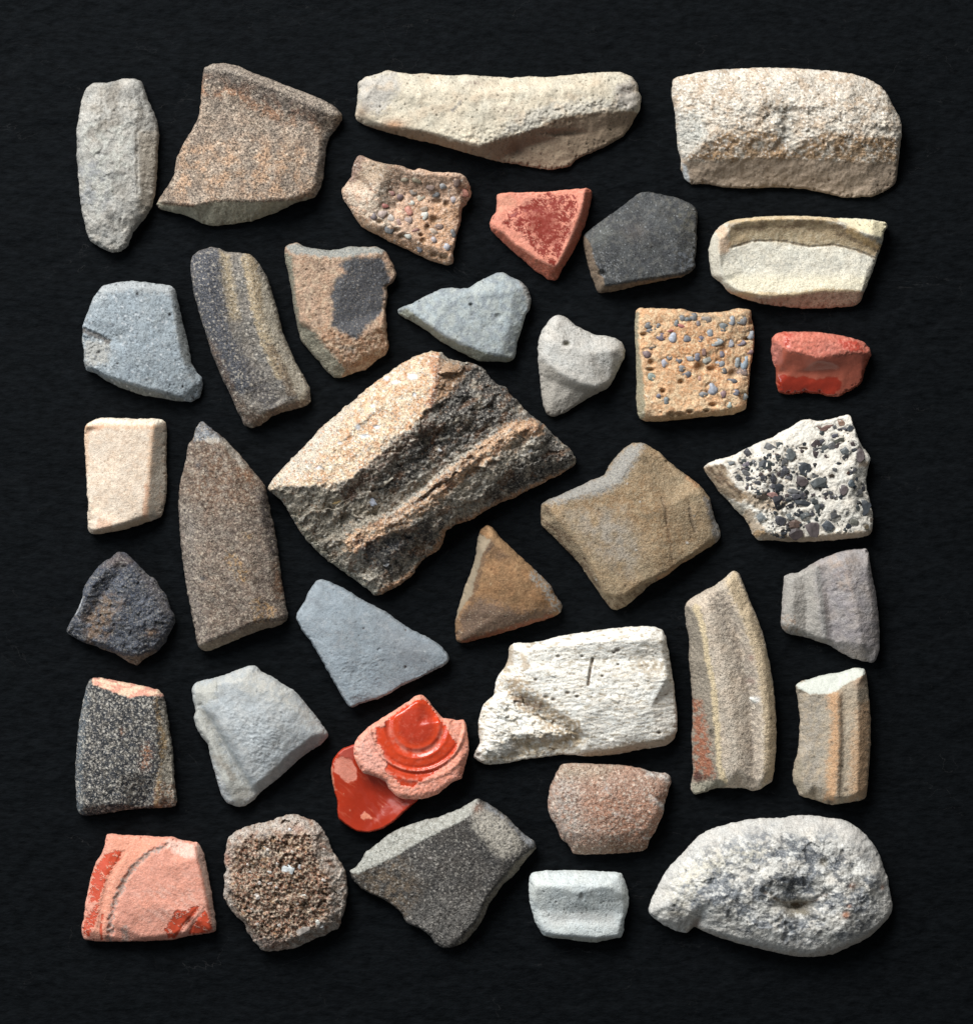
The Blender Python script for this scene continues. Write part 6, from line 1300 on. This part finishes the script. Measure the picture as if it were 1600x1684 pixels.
def shard_34():
    s = Shard('P34', [(150,350),(180,310),(240,270),(320,230),(400,205),(480,180),(580,160),(660,140),(720,110),(790,85),(880,75),(950,95),(1020,125),(1110,145),(1150,190),(1200,240),(1230,290),(1260,370),(1300,470),(1340,540),(1400,620),(1440,700),(1455,780),(1470,850),(1478,910),(1460,990),(1445,1080),(1440,1150),(1400,1220),(1390,1290,12),(1370,1345,11),(1300,1365,10),(1240,1410,10),(1150,1440,10),(1050,1480,10),(950,1530,10),(880,1560,10),(800,1570,10),(700,1585,10),(600,1598,10),(520,1580,11),(460,1510,12),(400,1430,13),(355,1370,14),(340,1290,14),(280,1230,14),(210,1170,14),(150,1080,15),(110,1000),(108,900),(115,820),(110,760),(140,700),(130,650),(105,600),(110,530),(130,470)],
        [[(220,420,36),(400,300,42),(700,270,46),(1100,270,44)], [(1110,310,44),(1120,480,46),(1200,620,44),(1290,760,44),(1300,950,42),(1270,1150,40)], [(200,900,40),(350,1200,40),(480,1380,36),(700,1450,36),(950,1400,38),(1200,1280,36)], [(600,700,50),(900,900,50)], [(1260,500,28),(1380,750,28),(1390,1000,26)], [(560,1520,24),(800,1510,24)]],
        z=22, R=8, rough=(2.4,2.2,1.6), col=(172,122,94), jag=1.2)
    core = s.poly([(230,440),(420,310),(560,330),(700,280),(1100,280),(1115,500),(1200,640),(1280,780),(1290,1000),(1250,1180),(1000,1380),(700,1440),(420,1360),(280,1180),(190,950)],8,6)
    s.mottle(.25, 10, .06)
    s.mix((212,204,192), (1-core)*s.nm(12,-.35,.3), .85); s.mix((156,126,104), (1-core)*s.nm(9,.1,.2), .7)
    s.mix((182,108,70), s.spot(150,560,50,80)+s.spot(940,230,60,60)*.7+s.poly([(430,1400),(800,1480),(900,1560),(600,1590)],8,5)*.5, .7)
    s.mix((86,66,54), core*s.nm(5,.02,.15,3), .75); s.mix((222,200,172), core*s.nm(4,.14,.1,3), .85)
    s.mix((72,66,70), s.nm(8,-.1,.2)*(s.spot(210,900,70,60)+s.spot(600,300,90,36)+s.spot(1180,1010,60,60)+s.spot(370,1250,70,50)), .7)
    s.hole(548,430,46,40,9,3); s.mix((104,92,62), s.spot(545,415,50,38,3), .7); s.mix((214,208,196), s.spot(575,490,70,40), .8)
    s.hole(710,950,50,26,6); s.hole(1010,1070,50,34,6); s.mix((90,76,50), s.spot(1000,1055,50,30), .6); s.mix((222,210,190), s.spot(1050,1140,40,34)+s.spot(500,1130,60,26), .8)
    s.chips(np.ones_like(s.Z), 17, 3.4); s.chips(core, 6.5, 3.2); s.chips(1-core, 8, 1.6)
    s.grains(core, 4.0, .4, [((226,206,178),.2),((62,48,40),.2),((196,150,96),.12),((150,92,58),.1)], up=.8)
    s.specks(260,.9,2.3,(236,220,196),core,up=.8); s.pits(260,.8,2.4,1.5,core,color=(62,48,40)); s.specks(40,1,2.5,(230,226,216),1-core)
    s.hollow_root = True
    s.finish("mortar_shard", "roundish coarse brown shard with glittering grains beside the grooved pink shard", spk=(2.1,.45,.7,.7), bump=2.6, dark=(54,40,32), light=(232,214,190))
    stones(s, 'grit', 'quartz_chip', [(random.Random(k).uniform(250,1250), random.Random(k+50).uniform(380,1350), 16+k%9, 12+k%7, (214,204,188)) for k in range(26)], (214,204,188), sink=.3, seed=35)
    stones(s, 'grit', 'quartz_chip', [(835,680,66,56,(196,202,202)),(985,1335,72,60,(190,184,172)),(845,240,18,24,(230,230,225)),(1192,1290,18,30,(232,230,224)),(1150,1245,22,20,(220,214,204)),(625,690,26,18,(225,224,218)),(495,970,24,20,(226,216,200)),(1000,950,26,18,(230,224,214)),(955,640,18,24,(196,196,190))], (210,208,200), sink=.15, seed=34)
shard_34()

def shard_35():
    s = Shard('N', [(45,625),(75,605),(110,570),(130,525),(180,490),(230,450),(280,415),(350,385),(440,355),(500,345),(580,315),(640,290),(690,260),(725,243),(770,265),(830,305),(880,340),(920,390),(970,435),(1020,465),(1032,500,10),(1010,530,9),(970,570,8),(930,630,8),(890,670,8),(850,700,8),(820,750,8),(780,800,8),(765,850,8),(735,900,8),(700,950,8),(650,1005,9),(590,1030,12),(540,1033,14),(500,1010,16),(470,965,18),(420,930),(340,895),(325,850),(280,810),(220,770),(150,740),(110,720),(60,670)],
        [[(90,630,28),(190,582,34),(300,530,37),(380,482,38),(470,432,39),(540,396,40),(640,348,42),(690,305,40)], [(700,300,42),(760,290,36),(870,355,36),(950,440,34),(1005,480,24)], [(690,340,44),(770,450,46),(850,560,42)],
         [(640,400,40),(700,500,40),(800,600,38)], [(1000,500,26),(920,565,34),(840,665,35),(765,755,35),(720,865,32),(630,970,24)], [(400,650,40),(550,800,38)]],
        z=18, R=6, rough=(1.5,1.1,.8), col=(74,71,68))
    s.mottle(.14, 20, .04)
    s.mix((124,104,80), s.nm(14,-.1,.25)*s.poly([(60,640),(300,540),(420,700),(340,860),(150,740)],18,8), .75)
    s.mix((190,182,166), s.nm(6,-.3,.3)*s.poly([(690,310),(760,285),(870,350),(950,440),(940,520),(850,555),(770,470),(700,390)],7,5), .85)
    s.mix((134,130,124), s.nm(8,-.1,.25)*s.poly([(400,800),(600,760),(740,760),(700,920),(560,1020),(340,880)],18,7), .6)
    s.mix((140,134,126), s.nm(5,.1,.2), .2)
    brk = s.poly([(30,625),(130,500),(350,370),(640,280),(725,230),(700,305),(640,352),(540,400),(470,437),(380,487),(300,535),(190,588),(90,636)],1.6,2)
    s.mix((184,184,174), brk, .95); s.mix((132,130,118), brk*s.nm(8,.05,.2), .6); s.mix((150,154,158), s.poly([(770,260),(1030,480),(1000,500),(950,440),(870,352),(760,285)],3,2), .8)
    s.mix((146,136,118), s.poly([(1040,500),(1000,510),(925,572),(847,672),(772,762),(727,870),(640,980),(600,1040),(800,900),(1000,620)],2,2), .85)
    s.mix((150,110,88), s.spot(720,290,24,22), .6)
    s.broken(brk, 2.2, 8); s.specks(330,.7,1.5,(176,172,164),1-brk); s.specks(4,1.6,2.4,(190,182,176),1-brk)
    s.grains(1-brk, 3.2, .3, [((170,164,154),.13),((44,42,40),.1)])
    s.part("broken_edge", brk, "light grey break along the upper left")
    s.finish("pottery_shard", "dark charcoal shard with a light grey break, under the two glossy red ones", spk=(2.1,.42,.35,.45), bump=1.5, dark=(48,46,44), light=(178,172,162))
shard_35()

def shard_36():
    s = Shard('N', [(995,650,24),(1010,632,26),(1080,622,28),(1200,618,28),(1330,622,28),(1440,628,28),(1480,635,26),(1500,680,24),(1515,730,20),(1518,790,18),(1510,840,16),(1495,880,16),(1492,940,12),(1480,975,9),(1440,982,8),(1400,990,8),(1350,1002,8),(1280,998,8),(1200,985,8),(1120,978,8),(1070,965,8),(1045,930,12),(1020,880,14),(1000,800,16),(990,730,20)],
        [[(1030,655,36),(1250,648,44),(1460,655,36)], [(1020,690,42),(1100,690,51),(1250,688,53),(1400,690,51),(1480,705,40)], [(1020,730,40),(1250,728,52),(1490,740,38)], [(1020,775,33),(1250,768,44),(1490,780,31)], [(1040,820,27),(1150,828,29),(1250,832,30),(1400,828,29),(1490,850,22)], [(1050,860,26),(1250,870,28),(1480,868,25)], [(1060,905,27),(1250,910,32),(1470,908,26)], [(1080,945,26),(1150,955,30),(1250,960,30),(1350,970,29),(1460,960,24)]],
        z=20, R=6, rough=(1.0,.5,.2), col=(212,220,218))
    s.mottle(.05, 18, .02)
    s.mix((192,184,176), s.poly([(1060,830),(1450,835),(1450,900),(1080,900)],12,5), .4); s.mix((222,220,206), s.spot(1030,720,60,70), .4)
    s.mix((186,186,170), s.poly([(1070,962),(1250,966),(1350,976),(1480,968),(1350,1030),(1100,1010)],2,1.5), .8)
    s.hole(1268,748,14,20,2.5); s.mix((150,145,135), s.spot(1268,748,10,18), .6)
    s.pits(130,.6,1.4,1,color=(128,132,132)); s.pits(40,.8,2,1,s.line([(1100,800),(1400,800)],12,4,1),color=(150,146,138))
    s.mix((190,196,192), s.nm(9,.12,.15,4,gain=.7), .4)
    s.finish("rim_shard", "small bluish white rim shard with a rounded lip, in the bottom row", spk=(1.9,.12,.4,.1), bump=1.2, dark=(128,130,130))
shard_36()

def shard_37():
    s = Shard('O', [(98,620),(120,560),(150,500),(180,440),(220,380),(280,320),(330,265),(380,210),(430,175),(500,150),(580,130),(660,112),(740,102),(860,102),(940,88),(1030,85),(1100,95),(1150,105),(1200,105),(1250,125),(1300,155),(1350,200),(1400,260),(1430,320),(1450,390),(1475,440),(1485,520),(1500,590),(1500,640,16),(1480,680,12),(1430,730,10),(1380,780,10),(1320,815,10),(1250,845,10),(1180,880,10),(1100,898,10),(1020,903,10),(930,898,10),(850,880,10),(760,860,10),(680,840,10),(600,820,10),(520,795,10),(440,765,10),(390,740,10),(360,730,10),(340,745,10),(320,765,10),(260,755,12),(190,720,14),(130,680,16),(100,645)],
        [[(430,730,28),(600,780,34),(850,830,38),(1050,850,36),(1250,800,36),(1400,720,32),(1470,640,26)], [(200,600,42),(280,500,52),(450,320,58),(700,230,60),(1000,190,60),(1250,250,58),(1400,420,50)],
         [(450,550,64),(700,480,72),(900,380,72),(1150,480,70),(1250,600,64)], [(860,585,58),(950,600,44),(1040,580,58)], [(700,700,56),(950,740,52),(1200,720,54)], [(330,640,40),(375,690,18)], [(1060,330,60),(1110,350,60)], [(180,680,30),(260,700,28)]],
        z=22, R=10, rough=(3.4,1.8,.8), col=(210,206,196))
    core = s.poly([(330,300),(560,210),(800,150),(1150,180),(1380,330),(1450,560),(1400,700),(1150,830),(850,810),(520,740),(380,640),(200,640),(220,480)],14,9)
    s.mottle(.1, 22, .03)
    cs = blur(core, 14); s.broken(cs, 3.0, 44, 15, 1.5); s.chips(cs, 30, 1.6, 15, 1.5); s.broken(cs, .9, 12, 15, 1.4); 
    s.mix((118,124,131), core*s.nm(38,.02,.09,5,15,1.4,.62), .9); s.mix((82,87,94), core*s.nm(22,.14,.08,4,15,1.3,.65), .8)
    s.mix((68,72,78), s.nm(8,-.15,.2)*(s.spot(930,470,90,110)+s.spot(1150,310,90,70)*.6+s.spot(1330,700,120,60)*.6+s.spot(850,230,90,50)*.6), .8)
    s.mix((232,224,200), s.poly([(180,560),(300,350),(620,240),(800,260),(700,330),(420,420),(300,600)],12,8)*s.nm(9,-.05,.2), .6)
    s.mix((184,182,178), (1-blur(core,10)), .5, grain=.6)
    s.mix((178,164,146), s.line([(340,740),(600,835),(850,890),(1100,905),(1350,805),(1490,680)],4,8,3), .6)
    s.mix((158,140,100), s.spot(950,625,90,40)*.8+s.spot(1090,345,30,30)*.7+s.spot(250,640,90,22)*.5, .7)
    s.hole(950,595,110,32,20,3); s.hole(1000,520,160,110,8,3); s.mix((92,78,56), s.spot(950,592,80,14,3), .8); s.hole(1095,345,26,22,5); s.hole(445,465,16,14,5); s.hole(1200,285,14,18,4); s.hole(535,217,10,8,3)
    s.groove([(740,500),(800,530),(850,575)], 4, 1.5, 4, 2); s.groove([(1040,560),(1100,520),(1160,500)], 3, 1, 4, 2); s.mix((120,96,70), s.line([(760,510),(850,570),(960,600),(1040,565),(1130,515)],.8,3,2), .6)
    s.groove([(360,740),(375,700),(395,680)], 5, 3, 4, 1); s.mix((150,110,86), s.spot(375,705,24,28), .5)
    s.groove([(875,780),(900,740),(880,700)], 4, 2, 5, 2)
    s.mix((206,128,76), s.spot(1220,640,22,22,3)+s.spot(1255,475,16,14)+s.spot(1235,590,14,10)*.7+s.spot(1435,490,12,14)*.7, .85)
    s.specks(200,.9,2.6,(240,238,230),core,up=.6); s.pits(70,.9,2.2,.9,core,color=(124,124,124))
    s.mix((236,234,226), core*s.nm(16,.14,.08,4,15,1.5,.65), .6)
    s.finish("vessel_fragment", "large oval whitish lump mottled with grey-blue and with a dark hollow", spk=(2.3,.26,.22,.4), bump=1.3, dark=(104,106,110), light=(244,242,234))
shard_37()
